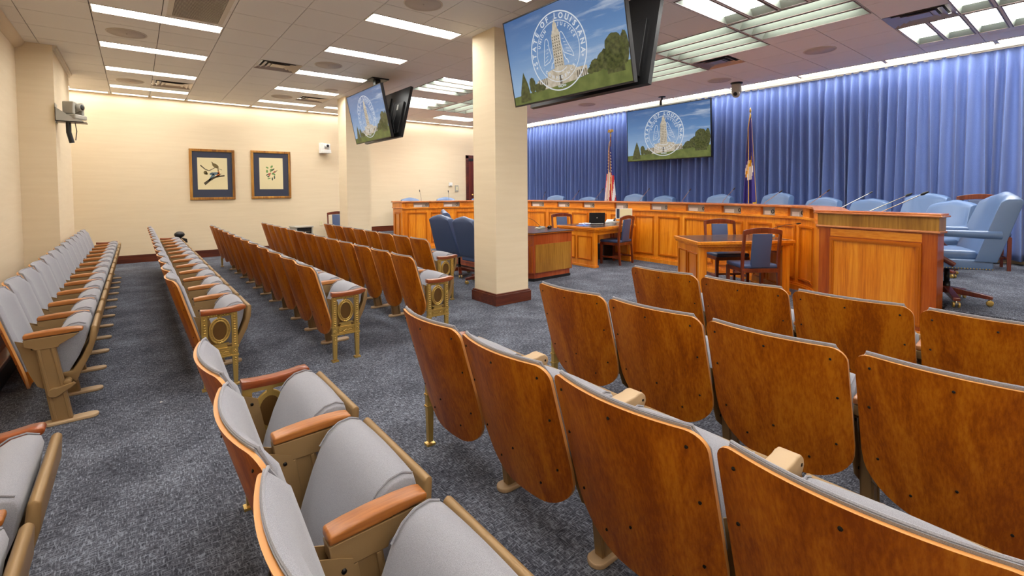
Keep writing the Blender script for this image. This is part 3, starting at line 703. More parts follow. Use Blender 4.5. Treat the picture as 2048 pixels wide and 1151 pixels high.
# ------------------------------------------------------------------ displays
def text_mesh(ch, size):
    cu = bpy.data.curves.new('t', 'FONT'); cu.body = ch; cu.size = size; cu.align_x = 'CENTER'; cu.align_y = 'CENTER'; cu.resolution_u = 3; cu.offset = size*.028
    o = bpy.data.objects.new('t', cu); COL.objects.link(o); bpy.context.view_layer.update()
    dg = bpy.context.evaluated_depsgraph_get(); me = o.evaluated_get(dg).to_mesh()
    vs = [v.co.copy() for v in me.vertices]; fs = [tuple(p.vertices) for p in me.polygons]
    o.evaluated_get(dg).to_mesh_clear(); bpy.data.objects.remove(o); bpy.data.curves.remove(cu); return vs, fs
GLYPH = {}
def arc_text(m, s, r, a_mid, span, size, y, cx, cz, inward=False):
    W_ = [.45 if ch == 'I' else .6 if ch == ' ' else .85 if ch in 'JTFEL' else 1.0 for ch in s]; tot = sum(W_)
    for i, ch in enumerate(s):
        if ch == ' ': continue
        if (ch, size) not in GLYPH: GLYPH[(ch, size)] = text_mesh(ch, size)
        vs, fs = GLYPH[(ch, size)]
        fr = (sum(W_[:i])+W_[i]/2)/tot; a = a_mid+span/2-span*fr if not inward else a_mid-span/2+span*fr
        rot = a-PI/2 if not inward else a+PI/2
        c, sn = math.cos(rot), math.sin(rot); ox, oz = cx+r*math.cos(a), cz+r*math.sin(a)
        m.add([(ox+v.x*c-v.y*sn, y, oz+v.x*sn+v.y*c) for v in vs], fs)
def scr_emit(name, c, st=.62): return emis(name, c, st)
def sky_mat():
    k = NT('screen_sky'); b = k.b; tc = k.n('ShaderNodeTexCoord'); sp = k.n('ShaderNodeSeparateXYZ'); k.l(tc, 'Generated', sp, 0)
    cr = k.n('ShaderNodeValToRGB'); e = cr.color_ramp.elements; e[0].position = .2; e[0].color = srgb(150, 182, 216); e[1].position = 1; e[1].color = srgb(66, 104, 158)
    x = e.new(.6); x.color = srgb(96, 138, 190)
    k.l(sp, 'Z', cr, 0); mp = k.n('ShaderNodeMapping'); mp.inputs['Scale'].default_value = (2, 1, 7); mp.inputs['Rotation'].default_value = (0, .35, 0); k.l(tc, 'Generated', mp, 'Vector')
    no = k.n('ShaderNodeTexNoise', Scale=1.6, Detail=6.0, Roughness=.6); k.l(mp, 0, no, 'Vector')
    r2 = k.n('ShaderNodeValToRGB'); r2.color_ramp.elements[0].position = .5; r2.color_ramp.elements[1].position = .75; k.l(no, 0, r2, 0)
    mlt = k.n('ShaderNodeMath', _operation='MULTIPLY'); k.l(r2, 0, mlt, 0); k.l(sp, 'X', mlt, 1)
    mx = k.n('ShaderNodeMix', _data_type='RGBA'); k.l(mlt, 0, mx, 'Factor'); k.l(cr, 0, mx, 'A'); mx.inputs['B'].default_value = srgb(196, 208, 226)
    k.l(mx, 'Result', b, 'Emission Color'); b.inputs['Emission Strength'].default_value = .28; b.inputs['Base Color'].default_value = (0, 0, 0, 1); b.inputs['Roughness'].default_value = .3
    return k.m
def leafy(name, c1, c2, scale, st=.30):
    k = NT(name); b = k.b; tc = k.n('ShaderNodeTexCoord'); no = k.n('ShaderNodeTexNoise', Scale=scale, Detail=4.0); k.l(tc, 'Object', no, 'Vector')
    cr = k.n('ShaderNodeValToRGB'); e = cr.color_ramp.elements; e[0].position = .35; e[0].color = c1; e[1].position = .65; e[1].color = c2
    k.l(no, 0, cr, 0); k.l(cr, 0, b, 'Emission Color'); b.inputs['Emission Strength'].default_value = st; b.inputs['Base Color'].default_value = (0, 0, 0, 1); b.inputs['Roughness'].default_value = .3
    return k.m
M['s_sky'] = sky_mat(); M['s_grass'] = leafy('screen_grass', srgb(86, 98, 46), srgb(112, 122, 62), 9); M['s_tree'] = leafy('screen_trees', srgb(48, 54, 26), srgb(92, 96, 52), 28)
M['s_stone'] = leafy('screen_stone', srgb(176, 164, 144), srgb(208, 198, 180), 20); M['s_win'] = emis('screen_windows', srgb(104, 96, 84), .3)
M['s_seal'] = emis('screen_seal', srgb(206, 210, 216), .36)
def display_front(t, w_, h_):
    """local x right, z up, -y toward the viewer"""
    m = MB(); b = .011*w_/1.6
    m.box(-w_/2, w_/2, -.0, .045, -h_/2, h_/2)
    m.build('casing', 'black', t)
    m = MB()
    for q in ((-w_/2, w_/2, h_/2-b, h_/2), (-w_/2, w_/2, -h_/2, -h_/2+b*1.4), (-w_/2, -w_/2+b, -h_/2, h_/2), (w_/2-b, w_/2, -h_/2, h_/2)): m.box(q[0], q[1], -.006, .001, q[2], q[3])
    m.build('bezel', 'black', t)
    sw, sh = w_-2*b, h_-2.4*b
    scr = MB(); scr.add([(-sw/2, -.002, -sh/2), (sw/2, -.002, -sh/2), (sw/2, -.002, sh/2), (-sw/2, -.002, sh/2)], [(0, 1, 2, 3)]); scr = scr.build('screen', 's_sky', t)
    X = lambda a: a*sw; Z = lambda b_: b_*sw   # picture units: screen widths from the centre
    def poly(m, pts, y): m.add([(X(a), y, Z(b_)) for a, b_ in pts], [tuple(range(len(pts)))])
    lo = -sh/2/sw
    m = MB(); pts = [(-.5, lo), (.5, lo), (.5, -.165), (.30, -.17), (.12, -.195), (-.1, -.205), (-.3, -.215), (-.5, -.225)]; poly(m, pts, -.0025); m.build('lawn', 's_grass', scr)
    # building
    m = MB(); m.mat(0)
    for pts in ([(-.25, -.215), (-.25, -.155), (-.14, -.145), (-.14, -.215)], [(.09, -.195), (.09, -.13), (.19, -.13), (.19, -.185)], [(-.145, -.215), (-.145, -.115), (-.07, -.10), (.04, -.10), (.10, -.115), (.10, -.20)],
                [(-.075, -.11), (-.068, .105), (.008, .105), (.012, -.11)], [(-.062, .105), (-.058, .125), (-.002, .125), (.002, .105)], [(-.052, .125), (-.046, .165), (-.014, .165), (-.008, .125)], [(-.040, .165), (-.030, .198), (-.020, .165)]): poly(m, pts, -.003)
    m.mat(1)
    for r in range(11):
        for c in range(4):
            x0 = -.064+.018*c; z0 = .09-.0175*r; poly(m, [(x0, z0), (x0, z0-.009), (x0+.007, z0-.009), (x0+.007, z0)], -.0033)
    for x0 in [-.235+.018*k for k in range(5)]+[.105+.017*k for k in range(5)]: poly(m, [(x0, -.148), (x0, -.19), (x0+.008, -.19), (x0+.008, -.148)], -.0033)
    poly(m, [(-.045, -.15), (-.045, -.205), (-.025, -.205), (-.025, -.15)], -.0033)
    m.build('building', ['s_stone', 's_win'], scr)
    m = MB(); rg = random.Random(5)
    def blob(cx, cz, rx, rz, n=26):
        poly(m, [(cx+rx*math.cos(2*PI*k/n)*rg.uniform(.86, 1.08), cz+rz*math.sin(2*PI*k/n)*rg.uniform(.86, 1.08)) for k in range(n)], -.0036)
    poly(m, [(-.44, -.27), (-.425, -.2), (-.40, -.13), (-.375, -.07), (-.36, -.11), (-.345, -.15), (-.335, -.2), (-.33, -.265)], -.0036)
    blob(-.30, -.17, .03, .055); blob(-.25, -.195, .035, .03); blob(-.205, -.2, .03, .02)
    blob(.40, -.10, .075, .10); blob(.33, -.13, .06, .06); blob(.26, -.15, .05, .04); blob(.47, -.09, .03, .09); blob(.215, -.17, .03, .02)
    poly(m, [(.335, -.12), (.335, -.215), (.46, -.215), (.46, -.12)], -.0036)
    m.build('screen_foliage', 's_tree', scr)
    # seal
    m = MB(); cx, cz = X(-.03), Z(-.005); R0 = .237*sw
    def ring(r, wd):
        n = 72; vs = []; 
        for k in range(n):
            a = 2*PI*k/n
            for q in (r-wd/2, r+wd/2): vs.append((cx+q*math.cos(a), -.0046, cz+q*math.sin(a)))
        m.add(vs, [(2*k, 2*k+1, (2*k+3) % (2*n), (2*k+2) % (2*n)) for k in range(n)])
    ring(R0, .0075*sw); ring(.183*sw, .0042*sw)
    arc_text(m, 'STATE OF LOUISIANA', .209*sw, PI/2, math.radians(214), .047*sw, -.0048, cx, cz)
    arc_text(m, 'UNION', .163*sw, math.radians(141), math.radians(48), .027*sw, -.0048, cx, cz)
    arc_text(m, 'JUSTICE', .163*sw, math.radians(50), math.radians(66), .027*sw, -.0048, cx, cz)
    arc_text(m, 'CONFIDENCE', .160*sw, -PI/2, math.radians(108), .027*sw, -.0048, cx, cz, True)
    def line(pts, wd):
        for (a, b_), (c, d_) in zip(pts, pts[1:]):
            p, q = Vector((X(a), Z(b_))), Vector((X(c), Z(d_))); n_ = (q-p).normalized(); n_ = Vector((-n_.y, n_.x))*wd*sw/2
            m.add([(v.x, -.0047, v.y) for v in (p-n_, q-n_, q+n_, p+n_)], [(0, 1, 2, 3)])
    line([(-.16, -.07), (-.155, -.03), (-.135, .06), (-.125, .085), (-.11, .09), (-.10, .075), (-.10, .03), (-.085, -.03), (-.11, -.055), (-.16, -.07)], .004)
    line([(.10, -.06), (.095, -.035), (.065, .02), (.03, .095), (.018, .105), (.005, .095), (.004, .05), (.02, -.02), (.06, -.04), (.10, -.06)], .004)
    for k in range(5):
        line([(-.15+.01*k, -.05+.025*k), (-.12+.004*k, -.035+.02*k)], .003); line([(.085-.013*k, -.03+.022*k), (.05-.008*k, -.02+.02*k)], .003)
    line([(-.10, -.10), (-.09, -.07), (-.075, -.065), (-.07, -.05)], .006); line([(.02, -.03), (.03, -.06), (.045, -.07), (.05, -.09)], .006)
    line([(-.09, -.11), (-.06, -.125), (-.03, -.13), (0, -.125), (.03, -.11)], .005)
    for s_ in (-1, 1):
        a = math.radians(270-s_*72); px, pz = -.03+.21*math.cos(a), -.005+.21*math.sin(a); st = []
        for k in range(10):
            rr = .011 if k % 2 == 0 else .0045; st.append((px+rr*math.cos(PI/2+PI*k/5), pz+rr*math.sin(PI/2+PI*k/5)))
        m.add([(X(a_), -.0047, Z(b_)) for a_, b_ in st]+[(X(px), -.0047, Z(pz))], [(k, (k+1) % 10, 10) for k in range(10)])
        a = math.radians(270-s_*60); px, pz = -.03+.16*math.cos(a), -.005+.16*math.sin(a); poly(m, [(px+.003, pz), (px, pz+.003), (px-.003, pz), (px, pz-.003)], -.0047)
    for dx in (-.028, -.014, 0, .014, .028):
        r_2 = .010 if dx == 0 else .006; c0 = (-.03+dx, -.217)
        line([(c0[0]-r_2, c0[1]), (c0[0], c0[1]+r_2), (c0[0]+r_2, c0[1]), (c0[0], c0[1]-r_2), (c0[0]-r_2, c0[1])], .003)
    m.build('seal_lettering', 's_seal', scr)
def place(t, c, phi, tilt):
    t.matrix_world = Matrix.Translation(c) @ Matrix.Rotation(phi+PI/2, 4, 'Z') @ Matrix.Rotation(tilt, 4, 'X')
def back_detail(t, w_, h_):
    m = MB(); m.box(-w_*.44, w_*.44, .045, .075, -h_*.42, h_*.2); m.box(-.32, .32, .075, .085, -.22, .22); m.build('rear_cover', 'black', t, bevel=.006)
    m = MB()
    for x in (-.2, .2): m.box(x-.015, x+.015, .085, .11, -.3, .3)
    m.build('mount_rail', 'black_metal', t)
    m = MB()
    for x, z, a, b in ((-.5, .1, .03, .05), (.35, .28, .05, .03), (-.35, -.32, .06, .02), (.55, -.1, .02, .05)): m.box(x-a, x+a, .0755, .077, z-b, z+b)
    m.build('rear_sticker', 'paper', t)
    m = MB(); m.tube([(-.5, .08, 0), (-.52, .11, -.2), (-.6, .1, -.33), (-.63, .08, -.40)], .006, 6); m.tube([(.45, .08, .1), (.5, .12, -.1), (.6, .09, -.3)], .005, 6); m.build('cable', 'black', t)
WD = 1.6; HD = WD*.5725
specs = [((3.326, 3.393, 2.869), 181.4, 11.3, 'large tilted wall display showing the state seal, hanging by the big column'),
         ((3.363, 8.460, 2.864), 180.4, 11.7, 'tilted display showing the state seal, hanging by the far column')]
for c, ph_, ti, lab in specs:
    t = thing('hanging_display', lab, 'display', c, 0, 'ceiling displays facing the seats'); display_front(t, WD, HD); back_detail(t, WD, HD); place(t, c, math.radians(ph_), math.radians(ti))
    cc = (3.765, c[1], 2.872); t2 = thing('hanging_display', 'black back of a display turned to the dais, hung behind the '+('near' if c[1] < 5 else 'far')+' seal display', 'display', cc, 0, 'ceiling displays facing the dais')
    display_front(t2, WD, HD); back_detail(t2, WD, HD); place(t2, cc, math.radians(.5), math.radians(13.5))
    m = MB(); m.box(3.50, 3.60, c[1]-.05, c[1]+.05, 2.7, H); m.box(3.43, 3.62, c[1]-.3, c[1]+.3, 2.80, 2.86); m.box(3.43, 3.66, c[1]-.3, c[1]+.3, 2.62, 2.67); m.box(3.40, 3.72, c[1]-.16, c[1]+.16, H-.02, H)
    tag(m.build('display_bracket', 'black_metal'), 'black ceiling bracket carrying the pair of displays by the '+('big near' if c[1] < 5 else 'far')+' column', 'bracket', 'display brackets')
c = (9.72, 6.455, 2.811); t = thing('large_display', 'very large display with the state seal in front of the blue curtain', 'display', c); display_front(t, 2.2, 1.26); place(t, c, math.radians(180.8), math.radians(2.4))
m = MB(); m.box(-.5, .5, .045, .16, -.3, .3); m.build('mount', 'black_metal', t)

# ------------------------------------------------------------------ executive swivel chairs
def exec_chair(leather):
    """faces local +x, origin on the floor"""
    t = thing('executive_chair', '', 'office chair', (0, 0, 0))
    m = MB(); prof = []
    zs = [.44, .52, .62, .72, .82, .92, .98, 1.02, 1.045, 1.055]
    def row(z, th, off):
        out = []
        for k in range(13):
            q = -1+2*k/12; hw_ = .30-.045*max(0, (z-.6)/.45); top = .035*math.exp(-(q*2.2)**2)-.035*max(0, abs(q)-.72)/.28
            f = max(0, (z-.9)/.155); zz = z+top*f; wrap = .05*abs(q)**3
            out.append(Vector((-.22-.19*(z-.44)/.6+off+(wrap if off > 0 else 0), q*hw_, zz)))
        return out
    g0 = [row(z, 0, -.055*(1 if z < 1.03 else .6 if z < 1.05 else .2)) for z in zs]; g1 = [row(z, 0, .055*(1 if z < 1.03 else .6 if z < 1.05 else .2)) for z in zs]
    k = 13; n = len(zs); vs = [v for r in g0 for v in r]+[v for r in g1 for v in r]; o_ = n*k
    f0 = [(i*k+j, i*k+j+1, (i+1)*k+j+1, (i+1)*k+j) for i in range(n-1) for j in range(k-1)]; fs = f0+[tuple(o_+x for x in f[::-1]) for f in f0]
    rim = [(0, j) for j in range(k)]+[(i, k-1) for i in range(1, n)]+[(n-1, j) for j in range(k-2, -1, -1)]+[(i, 0) for i in range(n-2, 0, -1)]
    for a_, c_ in zip(rim, rim[1:]+rim[:1]): p, q = a_[0]*k+a_[1], c_[0]*k+c_[1]; fs.append((p, q, o_+q, o_+p))
    m.add(vs, fs, True); b = m.build('backrest', leather, t, bevel=.02, seg=3, ang=.9, smooth=1.3)
    m = MB(); m.box(-.26, .29, -.28, .28, .36, .455); m.build('seat_base', leather, t, bevel=.02, seg=3, smooth=.9)
    m = MB(); m.box(-.17, .28, -.235, .235, .44, .535); m.build('seat_cushion', leather, t, bevel=.035, seg=4, smooth=.9)
    m = MB()
    for s_ in (-1, 1):
        for q in range(26): m.ball((-.25+.54*q/25, s_*.281, .372), .0065, 6)
    for q in range(26): m.ball((.291, -.27+.54*q/25, .372), .0065, 6)
    m.build('nail_trim', 'brass', t)
    for s_ in (-1, 1):
        m = MB(); m.mat(0).tube([(-.30, s_*.27, .69), (-.1, s_*.285, .695), (.16, s_*.285, .70)], [.042, .036, .030], 12)
        m.mat(1).tube([(.16, s_*.285, .70), (.21, s_*.285, .70), (.235, s_*.285, .685)], [.030, .032, .02], 12)
        m.mat(2).tube([(.155, s_*.285, .70), (.165, s_*.285, .70)], [.034, .034], 12)
        m.build('armrest', [leather, 'chair_wood', 'brass'], t)
        m = MB(); m.tube([(.21, s_*.285, .68), (.20, s_*.285, .58), (.12, s_*.285, .47), (.02, s_*.285, .40)], [.02, .022, .024, .024], 8); m.build('arm_support', 'chair_wood', t)
    m = MB(); m.lathe([(.03, .10), (.03, .20), (.022, .20), (.022, .33), (.05, .33), (.05, .345)], 14); m.box(-.14, .14, -.08, .08, .335, .36); m.build('post', 'black_metal', t)
    for q in range(5):
        a = 2*PI*q/5+.3; R = Matrix.Rotation(a, 4, 'Z'); m = MB(); m.prism([(.02, .155), (.02, .09), (.30, .065), (.33, .065), (.33, .095), (.28, .105)], -.028, .028, 'y', R); L_ = m.build('base_leg', 'chair_wood', t, bevel=.006)
        m = MB(); m.mat(0)
        for dy in (-.02, .02): m.lathe([(.018, -.008), (.027, -.006), (.027, .006), (.018, .008)], 12, R @ Matrix.Translation((.31, dy, .027)), 'y')
        m.mat(1).lathe([(.008, .03), (.012, .07)], 8, R @ Matrix.Translation((.31, 0, 0))); m.box(.29, .33, -.014, .014, .03, .045, R); m.build('caster', ['brass', 'chrome'], L_)
    return t
EX = exec_chair('leather'); EXL = exec_chair('leather_light')
def put(o, x, y, z, face, label, group, first, sz=1):
    r = o if first else dup(o); r.location = (x, y, z); r.rotation_euler = (0, 0, face); r['label'] = label; r['group'] = group; r.scale = (1, 1, sz); return r
g1_ = 'navy swivel chairs at the centre desk'
put(EX, 4.44, 7.10, 0, math.radians(8), 'navy leather swivel chair seen from behind, further of the two by the big column', g1_, True)
put(EX, 4.40, 6.26, 0, math.radians(4), 'navy leather swivel chair half hidden by the big column', g1_, False)
put(EX, 5.62, 8.85, 0, math.radians(-25), 'navy leather swivel chair at the far side of the centre desk', g1_, False, 1.0)
def azx(x_, y_): pass
gm = 'blue leather members chairs behind the dais'
mem = [  # x, y on the platform, height of the chair top above it
    (6.056, 12.0, .96), (7.0, 11.76, .964), (7.88, 11.42, .956), (9.098, 9.745, 1.002), (9.332, 8.784, .962), (9.423, 7.355, 1.042), (9.41, 6.545, 1.002), (9.333, 5.16, 1.034), (9.052, 3.93, 1.07), (8.816, 3.112, .99)]
for i, (x, y, top) in enumerate(mem):
    k = min(range(len(DP)), key=lambda k: (DP[k]-Vector((x, y))).length); q = DP[k]; f = math.atan2(q.y-y, q.x-x)
    put(EXL, x, y, PLAT, f, f'pale blue leather chair top showing over the dais, {ordn(i)} from the far end', gm, i == 0, top/1.09)
CH_EXTRA = [((9.15, 2.52), 168, .965, 'pale blue leather chair behind the dais corner where the rail turns'), ((8.9, 1.78), 165, 1.055, 'tall pale blue chair behind the end cabinet, partly hidden by another'), ((8.15, 1.46), 150, .97, 'pale blue chair just behind the end cabinet edge')]
for (x, y), f, top, lab in CH_EXTRA: put(EXL, x, y, PLAT, math.radians(f), lab, gm, False, top/1.09)
put(EXL, 6.33, .99, PLAT, math.radians(113), 'whole blue leather swivel chair with nail trim beside the end cabinet', gm, False, 1.0)

# ------------------------------------------------------------------ side chairs
def side_chair():
    t = thing('side_chair', '', 'chair', (0, 0, 0))      # faces +x
    hw_ = .235
    for s_ in (-1, 1):
        m = MB(); pr_ = [(-.225, 0), (-.19, .44), (-.20, .62), (-.245, .93)]
        for (a, za), (b, zb_) in zip(pr_, pr_[1:]): m.prism([(a-.018, za), (a+.018, za), (b+.018, zb_), (b-.018, zb_)], s_*hw_-.016, s_*hw_+.016, 'y')
        m.build('rear_post', 'chair_wood', t)
        m = MB(); m.prism([(.195, 0), (.225, 0), (.232, .43), (.190, .43)], s_*.235-.02, s_*.235+.02, 'y'); m.build('leg', 'chair_wood', t)
        m = MB(); m.box(-.20, .21, s_*.235-.011, s_*.235+.011, .13, .165); m.build('stretcher', 'chair_wood', t)
    m = MB(); m.box(-.0, .022, -.235, .235, .135, .16); m.build('stretcher', 'chair_wood', t)
    m = MB(); m.box(-.21, .225, -.245, .245, .385, .44); m.build('seat_rail', 'chair_wood', t, bevel=.004)
    m = MB(); m.box(-.2, .245, -.25, .25, .435, .49); m.build('seat', 'leather', t, bevel=.022, seg=4, smooth=.9)
    m = MB(); pts = []; 
    for k in range(11): q = -1+2*k/10; pts.append((q*.25, .945+.035*(1-q*q)))
    for k in range(11): q = 1-2*k/10; pts.append((q*.25, .885+.025*(1-q*q)))
    m.prism(pts, -.262, -.232, 'x'); m.build('top_rail', 'chair_wood', t, bevel=.004)
    m = MB(); m.add([(x-.0, y, z) for x, z in ((-.172, .45), (-.185, .62), (-.228, .90)) for y in (-.125, .125)]+[(x-.035, y, z) for x, z in ((-.172, .45), (-.185, .62), (-.228, .90)) for y in (-.125, .125)],
        [(0, 1, 3, 2), (2, 3, 5, 4), (6, 8, 9, 7), (8, 10, 11, 9), (0, 6, 7, 1), (4, 5, 11, 10), (0, 2, 8, 6), (2, 4, 10, 8), (1, 7, 9, 3), (3, 9, 11, 5)])
    m.build('back_pad', 'leather', t, bevel=.008, seg=3, smooth=.9)
    return t
SCH = side_chair(); gs = 'mahogany side chairs with navy pads'
put(SCH, 6.52, 2.98, 0, math.radians(52), 'mahogany side chair with its navy back to us at the witness table', gs, True, 1.0)
put(SCH, 7.24, 3.72, 0, math.radians(232), 'mahogany side chair on the dais side of the witness table', gs, False, 1.03)
put(SCH, 7.62, 6.19, 0, math.radians(97), 'mahogany side chair pulled up to the laptop table, back to us', gs, False, 1.0)
put(SCH, 7.35, 7.35, 0, math.radians(252), 'mahogany side chair behind the laptop table, only its top showing', gs, False, 1.0)
put(SCH, 9.35, 1.10, PLAT, math.radians(195), 'mahogany side chair standing against the blue curtain', gs, False, 1.06)
put(SCH, 4.08, 12.3, 0, math.radians(262), 'side chair against the picture wall beside the far column', gs, False, 1.0)

# ------------------------------------------------------------------ tables and centre desk
def frame_table(A, B, D, name, label, z=.77, th=.045, ins=.05):
    """A near corner, B far end along the long side, D other end of the short side; end panel under A-D"""
    A, B, D = Vector(A), Vector(B), Vector(D); t = thing(name, label, 'table', (A.x, A.y, 0)); u = (B-A); L = u.length; u.normalize(); n = (D-A); W_ = n.length; n.normalize()
    Mx = Matrix(((u.x, n.x, 0, 0), (u.y, n.y, 0, 0), (0, 0, 1, 0), (0, 0, 0, 1)))
    m = MB(); m.box(0, L, 0, W_, z-th, z, Mx); m.box(.02, L-.02, .02, W_-.02, z-th-.03, z-th, Mx); m.build('table_top', 'dais_h', t, bevel=.006)
    m = MB(); m.box(.035, L-.035, .035, W_-.035, z, z+.002, Mx); m.build('writing_surface', 'dark_top', t)
    for x in (ins, L-ins-.11):
        m = MB(); m.box(x, x+.11, ins, W_-ins, .04, z-th-.03, Mx); m.box(x-.015, x+.125, ins-.015, W_-ins+.015, 0, .045, Mx); e = m.build('end_panel', 'dais', t, bevel=.003)
        for y0, y1 in ((ins+.06, W_/2-.03), (W_/2+.03, W_-ins-.06)):
            m = panel_mesh(lambda m, d0, d1, za, zb, sa, sb: m.box(x-d1, x-d0, sa, sb, za, zb, Mx), y0, y1, .14, z-.17, .022, .009); m.build('panel_moulding', 'moulding', e)
    m = MB(); m.box(ins+.1, L-ins-.1, ins+.02, ins+.04, z-th-.10, z-th-.03, Mx); m.build('apron', 'dais_h', t)
    return t
frame_table((5.93, 3.45), (7.13, 2.68), (6.53, 4.19), 'witness_table', 'dark-topped wooden witness table in front of the end cabinet')
frame_table((6.74, 6.00), (8.16, 6.12), (6.80, 7.08), 'clerk_table', 'wooden clerk table holding the laptop and papers')
t = thing('centre_desk', 'low walnut desk with chamfered fluted corner behind the big column', 'desk', (0, 0, 0))
body = [(4.93, 5.92), (5.03, 5.77), (5.93, 5.80), (5.97, 8.4), (4.93, 8.4)]
def inset(poly, d):
    cx = sum(p[0] for p in poly)/len(poly); cy = sum(p[1] for p in poly)/len(poly); return [(p[0]+(d if p[0] < cx else -d), p[1]+(d if p[1] < cy else -d)) for p in poly]
m = MB(); m.prism(inset(body, .03), .04, .13, 'z'); m.prism(body, .13, .77, 'z'); m.build('desk_body', 'red_wood', t)
m = MB(); m.prism(inset(body, .02), 0, .045, 'z'); m.build('plinth', 'black', t)
m = MB(); m.prism(inset(body, -.025), .77, .80, 'z'); m.build('desk_top', 'dark_top', t, bevel=.004)
m = MB(); m.prism(inset(body, -.03), .776, .786, 'z'); m.build('top_edge', 'moulding', t)
m = MB(); m.add([(5.06, 5.764, .14), (5.90, 5.793, .14), (5.90, 5.793, .60), (5.06, 5.764, .60), (5.06, 5.772, .14), (5.90, 5.80, .14), (5.90, 5.80, .60), (5.06, 5.772, .60)], [(0, 1, 2, 3), (0, 3, 7, 4), (1, 5, 6, 2), (3, 2, 6, 7)]); m.build('side_panel', 'olive', t)
m = MB()
for k in range(4):
    a = Vector((4.93, 5.92)).lerp(Vector((5.03, 5.77)), .2+.2*k); m.tube([(a.x-.003, a.y-.003, .15), (a.x-.003, a.y-.003, .58)], .006, 6)
for k in range(3):
    p0 = Vector((4.945, 5.897)); p1 = Vector((5.015, 5.793)); mid = (p0+p1)/2; z = .70-.03*k
    m.tube([(p0.x-.003, p0.y-.003, z), (mid.x-.003, mid.y-.003, z-.05), (p1.x-.003, p1.y-.003, z)], .004, 5)
m.build('corner_fluting', 'moulding', t)
# desk phone mic and small speaker phone
def goose(path, r=.006, hr=.012, name='microphone', label='', group=None, basem=None, head=.05):
    o = Vector(path[0]); P_ = [Vector(p)-o for p in path]; t = thing(name, label, 'microphone', o, 0, group)
    m = MB(); m.tube(P_, r, 6); m.build('stem', 'black_metal' if r < .0045 else 'chrome', t)
    d_2 = (P_[-1]-P_[-2]).normalized(); m = MB(); m.tube([P_[-1]-d_2*.01, P_[-1]+d_2*head*.3, P_[-1]+d_2*head], [hr*.7, hr, hr*.6], 8); m.build('mic_head', 'black', t)
    if basem: basem(t)
    return t
def desk_base(t):
    m = MB(); m.prism([(-.09, 0), (.07, 0), (.07, .035), (.03, .04), (-.09, .012)], -.055, .055, 'y'); m.build('mic_base', 'grey_plastic', t, bevel=.004)
    m = MB(); m.box(-.05, .02, -.03, .03, .024, .036); m.build('talk_button', 'black', t)
goose([(5.70, 6.36, .80), (5.69, 6.38, .86), (5.62, 6.46, .95), (5.50, 6.60, 1.03), (5.36, 6.80, 1.06)], .004, .012, 'desk_microphone', 'desk microphone with a curved black neck on the centre desk', None, desk_base)
t = thing('phone_receiver', 'small black handset lying beside the desk microphone', 'telephone', (5.83, 6.26, .80), .6); m = MB(); m.tube([(-.08, 0, .02), (-.05, 0, .035), (.05, 0, .035), (.08, 0, .02)], [.026, .018, .018, .026], 10); m.build('handset', 'black', t)
t = thing('document_tray', 'small dark document stack on the far part of the centre desk', 'documents', (5.2, 7.85, .80), .2); m = MB(); m.box(-.2, .2, -.14, .14, 0, .03); m.build('folder', 'black', t); m = MB(); m.box(-.19, .19, -.13, .13, .03, .045); m.build('paper_sheet', 'paper', t)
# witness table microphone
goose([(7.10, 3.02, .79), (7.10, 3.03, .85), (7.16, 2.98, .92), (7.26, 2.86, .97), (7.36, 2.75, .985)], .004, .013, 'desk_microphone', 'small gooseneck microphone on the witness table', None, desk_base)
# clerk table things
t = thing('laptop', 'open black laptop with its lid to us on the clerk table', 'laptop', (7.62, 6.72, .772), math.radians(-42))
m = MB(); m.box(-.16, .16, -.02, .22, 0, .016); m.build('keyboard_base', 'black', t, bevel=.003)
m = MB(); R = Matrix.Rotation(math.radians(12), 4, 'X'); m.box(-.165, .165, -.01, .0, .0, .235, Matrix.Translation((0, -.02, .01)) @ R); m.build('lid', 'black', t, bevel=.003)
m = MB(); m.lathe([(.014, -.0115), (.014, -.0105)], 16, Matrix.Translation((0, -.02, .01)) @ R @ Matrix.Translation((0, 0, .12)), 'y'); m.build('lid_mark', 'chrome', t)
t = thing('mouse_mat', 'blue folder lying on the clerk table edge', 'folder', (7.10, 6.62, .772), .3); m = MB(); m.box(-.13, .13, -.1, .1, 0, .006); m.build('cover', 'blue_paper', t)
t = thing('cable_coil', 'tangle of white cables on the blue folder', 'cable', (7.18, 6.64, .78), .1); m = MB()
pth = [(.16*math.cos(a*1.3)*(.6+.3*math.sin(a)), .09*math.sin(a)-.02, .012+.02*abs(math.sin(a*2))) for a in [k*.35 for k in range(40)]]; m.tube(pth, .006, 6); m.tube([(.0, 0, .02), (.25, -.06, .01), (.42, -.15, .01)], .005, 6); m.build('cord', 'white_plastic', t)
t = thing('cable_coil', 'grey cables heaped behind the laptop', 'cable', (7.78, 6.42, .78), .1); m = MB()
pth = [(.15*math.cos(a*1.7), .1*math.sin(a), .015+.03*abs(math.sin(a*1.4))) for a in [k*.35 for k in range(46)]]; m.tube(pth, .005, 6); m.build('cord', 'grey_plastic', t)
t = thing('desk_phone', 'white and black desk telephone on the clerk table', 'telephone', (7.95, 6.62, .772), .5); m = MB(); m.prism([(-.1, 0), (.1, 0), (.1, .08), (-.1, .03)], -.1, .1, 'y'); m.build('phone_body', 'white_plastic', t, bevel=.005); m = MB(); m.tube([(-.06, -.08, .06), (0, -.08, .09), (.07, -.08, .10)], .018, 8); m.build('handset', 'black', t)
t = thing('document_holder', 'upright white framed card with a wood-toned page on the clerk table', 'card', (8.05, 6.35, .772), math.radians(-50)); m = MB(); m.box(-.17, .17, 0, .012, .1, .32); m.build('holder_board', 'paper', t)
